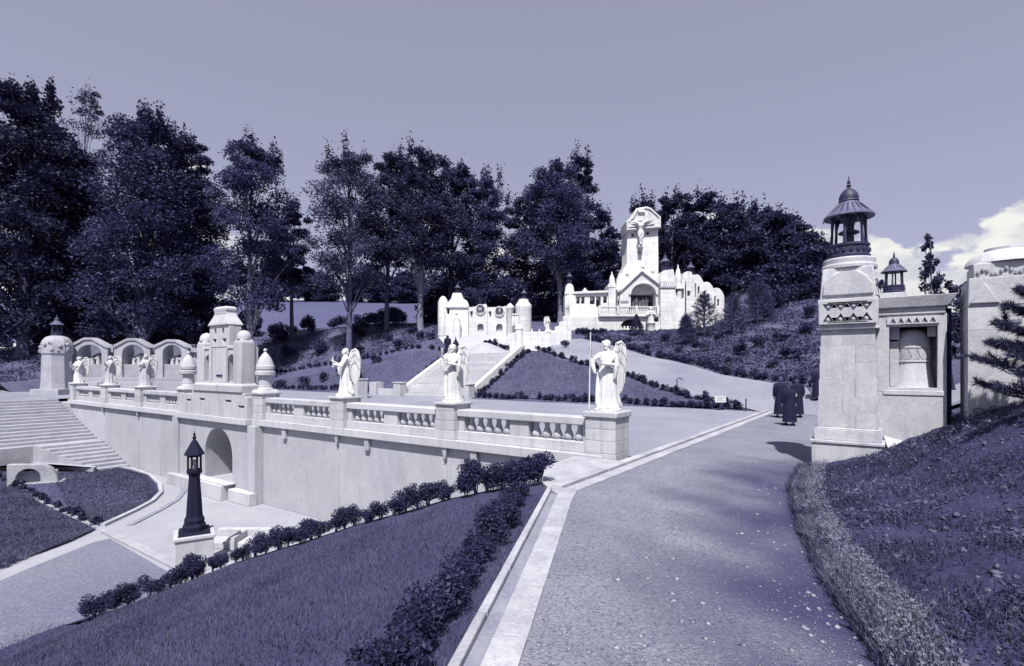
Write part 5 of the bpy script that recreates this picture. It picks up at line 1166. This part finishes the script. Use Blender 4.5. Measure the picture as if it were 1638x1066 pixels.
for px, py, Y, sc in ((905, 540, 43, .7), (1120, 553, 40, 1.0), (1183, 557, 37, 1.05), (1215, 556, 38, 1.0), (1268, 570, 34, 1.15), (1248, 548, 39, .9), (1062, 541, 45, .8), (1085, 556, 41, .7), (1150, 545, 43, .8), (1290, 545, 40, 1.0), (1180, 530, 46, 1.0), (1225, 520, 47, 1.2), (1005, 545, 46, .6), (1300, 520, 44, 1.2), (1165, 575, 35.5, .6), (1235, 585, 33, .6), (1100, 535, 47, 1.0), (1035, 555, 43, .5)):
    q = P(px, py, Y); put_shrub('shrub', mid_k[rs.randrange(4)], q[0], q[1], hz(q[0], q[1])-.05, sc, rs.uniform(0, 6), 'young dark shrub scattered on the rough slope right of the calvary path', 'shrubs on the slope right of the calvary')
for px, py, Y, sc in ((485, 577, 50, .95), (520, 571, 49.5, .9), (447, 580, 51, 1.0), (545, 566, 50, .8), (602, 562, 49, 1.0), (640, 556, 50, 1.1), (672, 553, 51, .9), (620, 540, 55, 1.1), (690, 547, 50, .8), (660, 540, 55, 1.1), (575, 545, 54, 1.0)):
    q = P(px, py, Y); put_shrub('shrub', mid_k[rs.randrange(4)], q[0], q[1], hz(q[0], q[1])-.05, sc, rs.uniform(0, 6), 'young dark shrub scattered on the slope above the left-hand lawn', 'shrubs on the slope above the left lawn')
# clipped cone before the calvary gate
rng = np.random.default_rng(5); n = 1500; hh_ = rng.random(n)**.8; a_ = rng.uniform(0, 6.28, n); rr_ = (1-hh_)**.75*.78*(.8+.2*rng.random(n))
q = P(1018, 548, 50); t = link('clipped_shrub', leaf_mesh('foliage', np.c_[rr_*np.cos(a_), rr_*np.sin(a_), .08+1.95*hh_], .16, .8, rng), M['dark'], None, (q[0], q[1], hz(q[0], q[1])-.03)); prop(t, 'dark cone-shaped clipped shrub standing before the calvary gate', 'shrub')
link('stem', stems_me('stem', 1.2, .3, 3), M['bark'], t)
# dark bushes under the trees
for k in range(64):
    px = rs.uniform(-60, 700); Y = rs.uniform(58, 72); q = P(px, 560, Y); z = hz(q[0], q[1])
    put_shrub('bush', bush_k[rs.randrange(4)], q[0], q[1], z-.1, (rs.uniform(.9, 1.3) if 415 < px < 575 or 190 < px < 245 else rs.uniform(1.1, 2.3)*(1.0 if px < 560 else .7)), rs.uniform(0, 6), 'big dark bush growing in the shade under the beeches', 'dark bushes under the beeches', 'bush')
for k in range(26):
    px = rs.uniform(1205, 1330); Y = rs.uniform(50, 62); q = P(px, 560, Y); z = hz(q[0], q[1])
    put_shrub('bush', bush_k[rs.randrange(4)], q[0], q[1], z-.1, rs.uniform(.9, 1.7), rs.uniform(0, 6), 'big dark bush at the foot of the wood right of the calvary', 'dark bushes at the right wood edge', 'bush')
for k in range(16):
    px = rs.uniform(760, 1000); Y = rs.uniform(62, 70); q = P(px, 560, Y); z = hz(q[0], q[1])
    put_shrub('bush', bush_k[rs.randrange(4)], q[0], q[1], z-.1, rs.uniform(1.2, 2.4), rs.uniform(0, 6), 'big dark bush behind the white chapels and calvary', 'dark bushes behind the chapels', 'bush')

# ------------------------------------------------------------------ trees
def tree(label, px, Y, py_top, W, crown0, n_cl, n_leaf, leaf, seed, m='leaf', bark='bark', tr=.32, lean=0, kind='beech_tree', cat='tree', shape=1.0, limbs=True, airy=False, ground=None):
    rng = np.random.default_rng(seed); q = P(px, 587, Y); zb = (hz(q[0], q[1]) if ground is None else P(px, ground, Y)[2])-.2
    H = P(px, py_top, Y)[2]-zb
    t = thing(kind, label, cat, (q[0], q[1], zb), rng.uniform(0, 6.28))
    lx, ly = lean*RX, lean*RY
    c0, s0 = math.cos(-t.rotation_euler[2]), math.sin(-t.rotation_euler[2]); lx, ly = lx*c0-ly*s0, lx*s0+ly*c0
    def axis(h): return np.array([lx*h*h*H+.25*math.sin(3*h+seed), ly*h*h*H+.25*math.cos(2.4*h+seed), h*H])
    z0 = crown0
    mb = MB(); ks = [0, .04, .2, .4, .6, .8, .96]
    mb.tube([axis(k) for k in ks], [tr*1.5, tr*1.1, tr*.9, tr*.72, tr*.5, tr*.26, .03], 9)
    pts = []
    n_cl = int(n_cl*1.45); n_leaf = int(n_leaf*(1.75 if not airy else 1.6))
    for k in range(7):             # ragged leading shoots
        if W < 2: break
        c = axis(rng.uniform(.88, .965))+np.array([*(rng.normal(size=2)*W*.22), rng.uniform(-.02, .02)*H]); p = rng.normal(size=(int(n_leaf*.006), 3))*np.array([.2, .2, .7]); pts.append(c+p)
    for k in range(n_cl):
        u = (k+rng.random())/n_cl; h = z0+(1-z0)*u*.94
        prof = W*(math.sin(math.pi*min(1, (.16+.84*(1-u))**shape*.92+.04)) ** .62)*(.55+.45*(1-u)) if u > .25 else W*(.62+1.3*u)
        prof = min(prof, W)
        a = rng.uniform(0, 6.28); rad_ = prof*math.sqrt(rng.uniform(.06, 1))*rng.uniform(.8, 1.12)
        c = axis(h)+np.array([rad_*math.cos(a), rad_*math.sin(a), rng.uniform(-.4, .4)])
        rc = min(2.4, W*rng.uniform(.24, .38))*(1.0 if u < .8 else .65)
        nl = int(n_leaf/n_cl*rng.uniform(.6, 1.3))
        p = clump_pts(nl, rc, rng, .52 if W > 2 else 1.3, .15)
        p[:, 2] += -.16*(p[:, 0]**2+p[:, 1]**2)/max(rc, .1); p += rng.normal(0, .09, p.shape)*rc
        # sprays: pull the leaves of a clump into flat fans
        pts.append(c+p)
        if limbs and (k % 2 == 0):
            h0 = max(z0*.55, h-.16-.1*rng.random()); A = axis(h0); mid = A+(c-A)*.5+np.array([0, 0, .05*H*rng.random()])
            r0 = tr*.32*(1-h0*.6); mb.tube([A, mid, c], [r0, r0*.6, .03], 5)
            for g in range(2):
                e_ = c+rng.normal(size=3)*rc*.6; mb.tube([mid+(c-mid)*.4, e_], [r0*.35, .015], 4)
    mb.build('trunk', M[bark], t)
    C = np.vstack(pts)
    link('crown', leaf_mesh('crown', C, leaf*.95, .55, rng, .62, np.array([0, 0, .0])), M[m], t)
    return t
T = tree
T('towering dark beech cut by the left edge of the picture', 40, 56, 128, 6.4, .10, 95, 30000, .36, 1, 'dark', tr=.5)
T('huge dark beech with low sweeping branches, second from the left edge', 112, 60, 230, 5.8, .08, 95, 27000, .36, 2, 'dark', tr=.45)
T('tall thin airy tree with sparse pale foliage behind the left beeches', 138, 66, 132, 3.6, .45, 34, 4200, .26, 3, 'leaf2', tr=.22, kind='birch_tree', airy=True)
T('broad beech with layered branches and a pointed leading shoot, left of the field gap', 232, 57, 172, 7.0, .14, 110, 27000, .34, 4, 'leaf', tr=.42, shape=1.25)
T('bushy beech crown leaning out beside the pointed beech', 300, 63, 210, 4.8, .15, 60, 15000, .34, 5, 'leaf', tr=.35)
T('round-crowned beech with a pale bare trunk behind the domed shrine', 404, 56, 216, 4.9, .33, 60, 17000, .30, 6, 'leaf', 'palebark', tr=.34)
T('slender dark tree in the shadow between the pale-trunked beech and field', 470, 66, 318, 3.0, .40, 30, 8000, .32, 7, 'dark', tr=.25)
T('feathery beech standing at the right end of the far field gap', 556, 56, 238, 5.1, .34, 60, 15000, .28, 8, 'leaf2', tr=.30, airy=True)
T('beech with a slanting trunk, left of the chapel row', 622, 61, 240, 3.9, .36, 40, 10000, .30, 9, 'leaf', tr=.26, lean=.04)
T('large spreading beech with a pale straight trunk left of the white chapels', 676, 57, 243, 5.0, .36, 58, 15000, .30, 10, 'leaf', 'palebark', tr=.30)
T('dark beech directly behind the white chapel row', 724, 64, 262, 5.0, .34, 50, 13000, .32, 11, 'leaf', tr=.3)
T('low-branched beech between the chapel row and the calvary beech', 772, 60, 276, 4.0, .16, 50, 14000, .30, 12, 'leaf', tr=.28)
T('tall beech with a bare grey trunk just left of the calvary', 893, 61, 262, 5.0, .34, 58, 15000, .30, 13, 'leaf', 'palebark', tr=.30)
T('leading beech with the highest tip, left of the crucifix tower', 926, 66, 243, 3.8, .25, 44, 11000, .32, 14, 'leaf', tr=.3)
T('low dark tree close behind the calvary left wing', 960, 64, 335, 3.4, .10, 36, 10000, .32, 15, 'dark', tr=.25)
T('dark tree in the gap between the chapel row and grey-trunked beech', 838, 70, 318, 4.4, .10, 40, 12000, .34, 16, 'dark', tr=.3)
for k, (px, Y, py, W, lab) in enumerate(((1032, 72, 312, 3.6, 'dark tree whose shoots show over the left shoulder of the crucifix tower'), (1078, 68, 306, 4.2, 'bushy tree just right of the crucifix tower'), (1122, 70, 312, 4.0, 'dark tree behind the lantern of the calvary right wing'),
        (1168, 66, 318, 4.4, 'dark tree rising above the end of the calvary right wing'), (1208, 68, 330, 4.4, 'dark tree in the middle of the wood right of the calvary'), (1246, 64, 340, 4.2, 'dark tree near the sloping right end of the wood'), (1276, 60, 352, 3.6, 'dark tree with drooping side branches at the right end of the wood'),
        (1306, 66, 385, 3.2, 'small dark tree half hidden by the tall gate pillar'), (1140, 72, 392, 4.0, 'low dense tree behind the calvary chapels'), (1208, 68, 398, 4.4, 'low dense tree in front of the right wood'), (1262, 60, 415, 4.0, 'low dense tree at the front right of the wood'), (1085, 72, 372, 3.4, 'low dense tree close behind the calvary column bay'))):
    T(lab, px, Y, py, W, .06, 44, 7500, .38, 40+k, 'dark' if k % 3 else 'leaf', tr=.24)
for k, (px, Y, py, W, lab) in enumerate(((505, 190, 438, 9.5, 'rounded small tree beyond the field edge, left of the feathery beech'), (592, 185, 428, 10, 'rounded small tree seen under the crowns right of the feathery beech'), (438, 195, 425, 10, 'rounded tree beyond the field behind the pale-trunked beech'), (206, 190, 458, 9, 'rounded tree seen through the left gap between the beeches'), (650, 180, 438, 9, 'dense small tree behind the trunks left of the chapels'), (712, 74, 450, 4.4, 'dense small tree right behind the chapel turrets'), (320, 80, 420, 5.2, 'dense tree behind the domed shrine'), (70, 78, 250, 6.5, 'deep dark tree behind the beeches at the left edge'), (292, 76, 300, 5.6, 'deep dark tree behind the pointed beech'), (142, 76, 290, 5.0, 'deep dark tree behind the second beech'))):
    T(lab, px, Y, py, W, .05, 48, 9000, .46 if Y < 100 else .8, 70+k, 'dark', tr=.25 if Y < 100 else .5, ground=None if Y < 100 else 483)
# slim tree and bushes behind the niche chapel on the right
T('slim young poplar with sparse leaves above the chapel niche', 1477, 24, 374, .62, .25, 26, 1500, .17, 90, 'leaf2', tr=.06, kind='young_tree', airy=True)
T('dark bushy sapling right of the slim poplar', 1504, 25, 428, .75, .12, 18, 1500, .16, 91, 'dark', tr=.06, kind='young_tree')
T('dark bushy sapling left of the far lantern', 1402, 27, 440, .8, .12, 18, 1500, .16, 92, 'dark', tr=.06, kind='young_tree')
T('leafy sapling between the slim poplar and the domed pillar', 1532, 27, 452, .9, .1, 18, 1400, .17, 93, 'leaf2', tr=.06, kind='young_tree')

def pine(label, x, y, z, H, W, seed, tiers=9, needle=.09, per=70, start=.12, up=.5):
    rng = np.random.default_rng(seed); t = thing('pine_tree', label, 'tree', (x, y, z), rng.uniform(0, 6))
    mb = MB(); mb.tube([(0, 0, -.2), (.03, 0, H*.5), (0, .02, H)], [H*.028+.02, H*.017+.01, .012], 7); pts, dirs = [], []
    for k in range(tiers+1):
        u = k/tiers; h = H*(start+(1-start)*u*.97); nb = 6 if k < tiers else 1
        for b in range(nb):
            a = 6.283*b/nb+k*.7+rng.uniform(-.3, .3); ln = W*(1-u)**.8*rng.uniform(.75, 1.15)+.08*H*.5
            d = np.array([math.cos(a), math.sin(a), up*(.4+u)]) if k < tiers else np.array([0, 0, 1.]); d /= np.linalg.norm(d)
            A = np.array([0, 0, h]); B = A+d*ln+np.array([0, 0, .12*ln]); mb.tube([A, A+d*ln*.55, B], [.018*H*.4+.006, .012, .005], 5)
            s = rng.random(per)**.7; c = A+(B-A)*s[:, None]; side = rng.normal(size=(per, 3)); side -= side@d[:, None]*d; side /= np.linalg.norm(side, axis=1)[:, None]
            dd = d*.8+side*.9; dd /= np.linalg.norm(dd, axis=1)[:, None]; pts.append(c+side*.01); dirs.append(dd)
            for g in range(3):     # side twigs
                s0 = rng.uniform(.35, .85); C0 = A+(B-A)*s0; e_ = np.array([math.cos(a+rng.choice((-.8, .8))), math.sin(a+rng.choice((-.8, .8))), .35]); e_ /= np.linalg.norm(e_); l2 = ln*.38
                mb.tube([C0, C0+e_*l2], [.008, .004], 4); s = rng.random(per//2); c = C0+e_*l2*s[:, None]; side = rng.normal(size=(per//2, 3)); side /= np.linalg.norm(side, axis=1)[:, None]
                dd = e_*.8+side*.9; dd /= np.linalg.norm(dd, axis=1)[:, None]; pts.append(c); dirs.append(dd)
    C = np.vstack(pts); D = np.vstack(dirs); n = len(C); ln = needle*rng.uniform(.7, 1.3, n)
    sd_ = np.cross(D, rng.normal(size=(n, 3))); sd_ /= np.linalg.norm(sd_, axis=1)[:, None]
    V = np.stack([C-sd_*ln[:, None]*.06, C+sd_*ln[:, None]*.06, C+D*ln[:, None]+sd_*ln[:, None]*.03], 1).reshape(-1, 3)
    mb.build('trunk', M['bark'], t); link('crown', np_mesh('crown', V, np.arange(3*n).reshape(-1, 3)), M['needle'], t); return t
for px, py, Y, top, W, lab in ((1126, 527, 45, 470, 1.5, 'young open pine standing before the calvary right wing'), (1174, 522, 44, 472, 1.3, 'second young pine, at the right end of the calvary wing'), (1212, 512, 46, 448, 1.8, 'young dark conifer at the wood edge right of the calvary pines'), (1098, 540, 43, 505, .8, 'small pine at the left foot of the larger young pine')):
    q = P(px, py, Y); z = hz(q[0], q[1]); H = P(px, top, Y)[2]-z
    pine(lab, q[0], q[1], z, H, W, int(px), 9, .30, 26, .08)
q = P(1682, 690, 8.5); pine('long-needled pine whose branches reach in at the right edge before the domed pillar', q[0], q[1], hz(q[0], q[1])-.1, 2.5, 1.05, 77, 7, .11, 330, .08, .5)
# far wood
rng = np.random.default_rng(3); C = []
for k in range(150):
    px = rng.uniform(-760, 760); Y = rng.uniform(212, 232); q = P(px, 474, Y); r = rng.uniform(4, 7)
    C.append(np.array([q[0], q[1], q[2]+rng.uniform(2, 8)])+clump_pts(110, r, rng, .9, .3))
o = link('far_wood', leaf_mesh('far_wood', np.vstack(C), 1.5, .9, rng), M['dark']); prop(o, 'dark wood along the top of the far field', 'woodland', kind='stuff')
rng = np.random.default_rng(4); C = []
for k in range(150):
    px = rng.uniform(700, 1270); Y = rng.uniform(84, 96); q = P(px, 474, Y); z = hz(q[0], q[1]); r = rng.uniform(2, 4)
    C.append(np.array([q[0], q[1], z+rng.uniform(1, 7)])+clump_pts(110, r, rng, .9, .3))
o = link('hill_wood', leaf_mesh('hill_wood', np.vstack(C), .8, .9, rng), M['dark']); prop(o, 'dark wood covering the hill behind the calvary', 'woodland', kind='stuff')

# ------------------------------------------------------------------ grass, weeds and loose stones
def blades(name, X, Y_, Z, h, wd, m, rng, lean=.5, label=None, cat=None):
    n = len(X); a = rng.uniform(0, 6.28, n); h = h*rng.uniform(.5, 1.3, n); wd = wd*rng.uniform(.7, 1.3, n)
    dx, dy = np.cos(a)*wd/2, np.sin(a)*wd/2; b = rng.uniform(0, 6.28, n); lx, ly = np.cos(b)*h*lean*rng.random(n), np.sin(b)*h*lean*rng.random(n)
    V = np.stack([np.c_[X-dx, Y_-dy, Z-.01], np.c_[X+dx, Y_+dy, Z-.01], np.c_[X+lx, Y_+ly, Z+h]], 1).reshape(-1, 3)
    o = link(name, np_mesh(name, V, np.arange(3*n).reshape(-1, 3)), M[m]); prop(o, label, cat, kind='stuff'); return o
rng = np.random.default_rng(9)
def tri_pts(A, B, C, n, rng, pw=1.0):
    u, v = rng.random(n)**pw, rng.random(n); k = u+v > 1; u[k], v[k] = 1-u[k], 1-v[k]
    return A[0]+(B[0]-A[0])*u+(C[0]-A[0])*v, A[1]+(B[1]-A[1])*u+(C[1]-A[1])*v
bz = np.vectorize(bank_z)
# lawn blades, denser towards the camera
n = 150000; s_ = rng.random(n)**.8*11; o_ = rng.random(n)*12
X = K0[0]+kd[0]*s_+kn[0]*(.06+o_); Y_ = K0[1]+kd[1]*s_+kn[1]*(.06+o_)
hd_ = (X-HA[0])*hn[0]+(Y_-HA[1])*hn[1]; dep = (X-CAM[0])*FX+(Y_-CAM[1])*FY
k = (hd_ < .02) & (dep > 2.5); X, Y_ = X[k], Y_[k]
blades('lawn_grass', X, Y_, bz(X, Y_), .055, .012, 'blade', rng, .9, 'short mown grass of the near lawn', 'grass')
def verge_pts(n, w0, w1, rng, pw=1.0):
    ve = np.array(VERGE[1:]); i = rng.integers(0, len(ve)-1, n); k = rng.random(n)
    p = ve[i]+(ve[i+1]-ve[i])*k[:, None]; o = w0+(w1-w0)*rng.random(n)**pw
    d = ve[i+1]-ve[i]; d /= np.linalg.norm(d, axis=1)[:, None]; return p[:, 0]+d[:, 1]*o, p[:, 1]-d[:, 0]*o
X, Y_ = verge_pts(30000, -.06, .38, rng, 1.6); k = np.sin(X*5+2*np.sin(Y_*3.1))+np.sin(Y_*4.3)+rng.normal(0, .9, len(X)) > -.7; X, Y_ = X[k], Y_[k]; Z = np.maximum(land(X, Y_), 0)
o = link('verge_herbs', leaf_mesh('verge_herbs', np.c_[X, Y_, Z+.10*rng.random(len(X))], .035, .8, rng, .6), M['dry']); prop(o, 'pale leafy herbs among the dry grass edging the path', 'weeds', kind='stuff')
X, Y_, Z = X[::2], Y_[::2], Z[::2]
blades('verge_grass', X, Y_, Z, .13, .010, 'dry', rng, 1.3, 'pale dry grass standing along the edge of the path', 'grass')
X, Y_ = verge_pts(9000, -.14, .12, rng); Z = np.maximum(land(X, Y_), 0)
blades('edge_weeds', X, Y_, Z, .12, .02, 'weed', rng, 1.2, 'dark weeds at the foot of the verge', 'weeds')
n = 170000; X = 4.2+8.8*rng.random(n)**1.3; Y_ = rng.uniform(-12, 3.2, n)
vp = np.array(VERGE); xv = np.interp(Y_, vp[:, 1], vp[:, 0]); k = (X > xv+.28+rng.random(n)*.25) & ~((X > 4.2) & (X < 6.75) & (Y_ > 1.0)); X, Y_ = X[k], Y_[k]
k = rng.random(len(X)) < np.clip(1.25-np.hypot(X-CAM[0], Y_-CAM[1])/22, .25, 1); X, Y_ = X[k], Y_[k]; Z = land(X, Y_)
pat = np.sin(X*2.1+1.3*np.sin(Y_*1.7))*np.sin(Y_*2.6+X)+rng.normal(0, .45, len(X)); k = pat > -.02
C = np.c_[X[k], Y_[k], Z[k]+.01+.07*rng.random(k.sum())**2]
o = link('bank_weeds', leaf_mesh('bank_weeds', C, .036, .7, rng, .5), M['weed']); prop(o, 'low weeds and rough grass over the dark bank right of the path', 'weeds', kind='stuff')
k2 = k & (rng.random(len(k)) < .5)
blades('bank_grass', X[k2], Y_[k2], Z[k2], .11, .014, 'weed', rng, 1.0, 'rough tufted grass on the bank right of the path', 'grass')
cl = np.sin(X*1.3+2*np.sin(Y_*1.1))*np.sin(Y_*1.9-X*.7); k = (cl > .45) & (rng.random(len(X)) < .5)
o = link('bank_tufts', leaf_mesh('bank_tufts', np.c_[X[k], Y_[k], Z[k]+.03+.16*rng.random(k.sum())], .06, .9, rng, .4), M['blade']); prop(o, 'taller dark tufts of weeds on the bank right of the path', 'weeds', kind='stuff')
m_ = 6000; cx_, cy_ = 4.4+7*rng.random(m_)**1.3, rng.uniform(-10, 2.6, m_); kk = cx_ > np.interp(cy_, vp[:, 1], vp[:, 0])+.35; kk &= ~((cx_ < 6.75) & (cy_ > 1.0)); cx_, cy_ = cx_[kk], cy_[kk]; m_ = len(cx_); cz_ = land(cx_, cy_)
oc_ = np.array([(1, 0, 0), (0, 1, 0), (-1, 0, 0), (0, -1, 0), (0, 0, .7), (0, 0, -.6)]); of_ = np.array([(0, 1, 4), (1, 2, 4), (2, 3, 4), (3, 0, 4), (1, 0, 5), (2, 1, 5), (3, 2, 5), (0, 3, 5)])
s3 = .012+.05*rng.random(m_)**4; V3 = oc_[None]*rng.uniform(.5, 1.4, (m_, 6, 3))*s3[:, None, None]+np.stack([cx_, cy_, cz_], 1)[:, None]
o = link('bank_clods', np_mesh('bank_clods', V3.reshape(-1, 3), (of_[None]+6*np.arange(m_)[:, None, None]).reshape(-1, 3)), M['gravel_dark']); prop(o, 'clods and small stones on the rough bank right of the path', 'clods', kind='stuff')
# the rough hill slopes
n = 60000; X, Y_, = [], []
px = rng.uniform(880, 1330, n); Yd = rng.uniform(29, 60, n); X = CAM[0]+RX*((px-819)/FPX*Yd)+FX*Yd; Y_ = CAM[1]+RY*((px-819)/FPX*Yd)+FY*Yd
ur = np.array(upR); side = np.interp(Yd, [27, 30.5, 33, 40, 46, 49, 60], [1300, 1225, 1156, 1046, 966, 936, 900]); k = px > side; X, Y_ = X[k], Y_[k]; Z = land(X, Y_)
pat = np.sin(X*.9+1.3*np.sin(Y_*.7))*np.sin(Y_*1.1+X*.4)+rng.normal(0, .5, len(X)); k = pat > -.3
o = link('slope_weeds', leaf_mesh('slope_weeds', np.c_[X[k], Y_[k], Z[k]+.12*rng.random(k.sum())], .24, .8, rng, .5), M['weed']); prop(o, 'rough weeds and heather over the slope right of the ramp path', 'weeds', kind='stuff')
n = 40000; px = rng.uniform(-80, 700, n); Yd = rng.uniform(43, 66, n); X = CAM[0]+RX*((px-819)/FPX*Yd)+FX*Yd; Y_ = CAM[1]+RY*((px-819)/FPX*Yd)+FY*Yd
k = (Y_ > np.interp(X, [-58, -25], [20.6, 23.4])) | (X < -60.5); k &= (X < -24); X, Y_ = X[k], Y_[k]; Z = land(X, Y_)
pat = np.sin(X*.9+1.3*np.sin(Y_*.7))*np.sin(Y_*1.1+X*.4)+rng.normal(0, .5, len(X)); k = pat > -.2
o = link('hill_weeds', leaf_mesh('hill_weeds', np.c_[X[k], Y_[k], Z[k]+.15*rng.random(k.sum())], .28, .8, rng, .5), M['weed']); prop(o, 'rough weeds over the slope above the left-hand lawn', 'weeds', kind='stuff')
# low box edging in the court
for k in range(26):
    a, b = dl[-1], dl[11]; u = .45+.55*(k+.5)/26; x, y = a[0]+(b[0]-a[0])*u, a[1]+(b[1]-a[1])*u
    put_shrub('hedge_shrub', small_k[k % 4], x, y, FLOOR-.12, .85, rs.uniform(0, 6), 'small dark shrub in the low row dividing the two lawns of the lower court', 'shrubs dividing the court lawns', stem=False)
def lawn_blades(name, A, B, C_, n, h, wd, zf, label, m='blade2'):
    x, y = tri_pts(A, B, C_, n, rng); blades(name, x, y, zf(x, y), h, wd, m, rng, 1.6, label, 'grass')
lawn_blades('hill_grass', (-17.3, 16.5), (-.6, 16.5), (-17.0, 22.9), 22000, .07, .045, lambda x, y: land(x, y)+.06, 'mown grass of the right-hand hill lawn')
lawn_blades('hill_grass', (-25.4, 16.7), (-26, 22.5), (-56, 17.0), 22000, .07, .05, lambda x, y: land(x, y)+.06, 'mown grass of the left-hand hill lawn')
k_ = [dl[i] for i in (11, 13, 0)]
for tri in ((dl[0], dl[1], dl[12]), (dl[1], dl[8], dl[12]), (dl[8], dl[11], dl[12]), (dl[1], dl[5], dl[8]), (dl[1], dl[3], dl[5]), (dl[5], dl[7], dl[8]), (d2[0], d2[1], d2[5]), (d2[1], d2[2], d2[4]), (d2[2], d2[3], d2[4]), (d2[1], d2[4], d2[5]), (GF(0, 752), d2[1], d2[4]), (GF(0, 752), d2[4], GF(0, 915))):
    lawn_blades('court_grass', *tri, 6000, .07, .035, lambda x, y: np.full(len(x), FLOOR+.03), 'mown grass of the lawns in the lower court', 'blade')
# loose stones on the path
n = 26000; px = rng.uniform(700, 1500, n); Yd = 3.3+9*rng.random(n)**1.6
X = CAM[0]+RX*((px-819)/FPX*Yd)+FX*Yd; Y_ = CAM[1]+RY*((px-819)/FPX*Yd)+FY*Yd
off_ = (X-K0[0])*kn[0]+(Y_-K0[1])*kn[1]; xv = np.interp(Y_, vp[:, 1], vp[:, 0]); k = ((off_ < -.44) | (Y_ > -3.7)) & (X < xv) & (X > 1.2); X, Y_ = X[k], Y_[k]; n = len(X)
oct_ = np.array([(1, 0, 0), (0, 1, 0), (-1, 0, 0), (0, -1, 0), (0, 0, .7), (0, 0, -.6)]); tf = np.array([(0, 1, 4), (1, 2, 4), (2, 3, 4), (3, 0, 4), (1, 0, 5), (2, 1, 5), (3, 2, 5), (0, 3, 5)])
sz = .003+.012*rng.random(n)**4; a = rng.uniform(0, 6.28, n); J = oct_[None]*rng.uniform(.6, 1.3, (n, 6, 1)); sx_ = rng.uniform(.6, 1.5, n)
vx = (J[:, :, 0]*np.cos(a)[:, None]-J[:, :, 1]*np.sin(a)[:, None]*sx_[:, None])*sz[:, None]+X[:, None]; vy = (J[:, :, 0]*np.sin(a)[:, None]+J[:, :, 1]*np.cos(a)[:, None]*sx_[:, None])*sz[:, None]+Y_[:, None]
V = np.stack([vx, vy, J[:, :, 2]*sz[:, None]+.003], -1).reshape(-1, 3); F = (tf[None]+6*np.arange(n)[:, None, None]).reshape(-1, 3)
o = link('loose_stones', np_mesh('loose_stones', V, F), M['pebble']); prop(o, 'loose pebbles scattered over the gravel path', 'stones', kind='stuff')
k = rng.random(n) < .013*(1+1.5*np.clip((X-3)/3, 0, 1)); m_ = k.sum(); s2 = rng.uniform(.012, .042, m_)/sz[k]
V2 = V.reshape(-1, 6, 3)[k]; c_ = np.stack([X[k], Y_[k], np.full(m_, .003)], 1)[:, None]; V2 = ((V2-c_)*s2[:, None, None]*np.array([1, 1, .6])+c_).reshape(-1, 3)
o = link('pale_stones', np_mesh('pale_stones', V2, (tf[None]+6*np.arange(m_)[:, None, None]).reshape(-1, 3)), M['pale_pebble']); prop(o, 'larger pale stones lying loose on the gravel path', 'stones', kind='stuff')
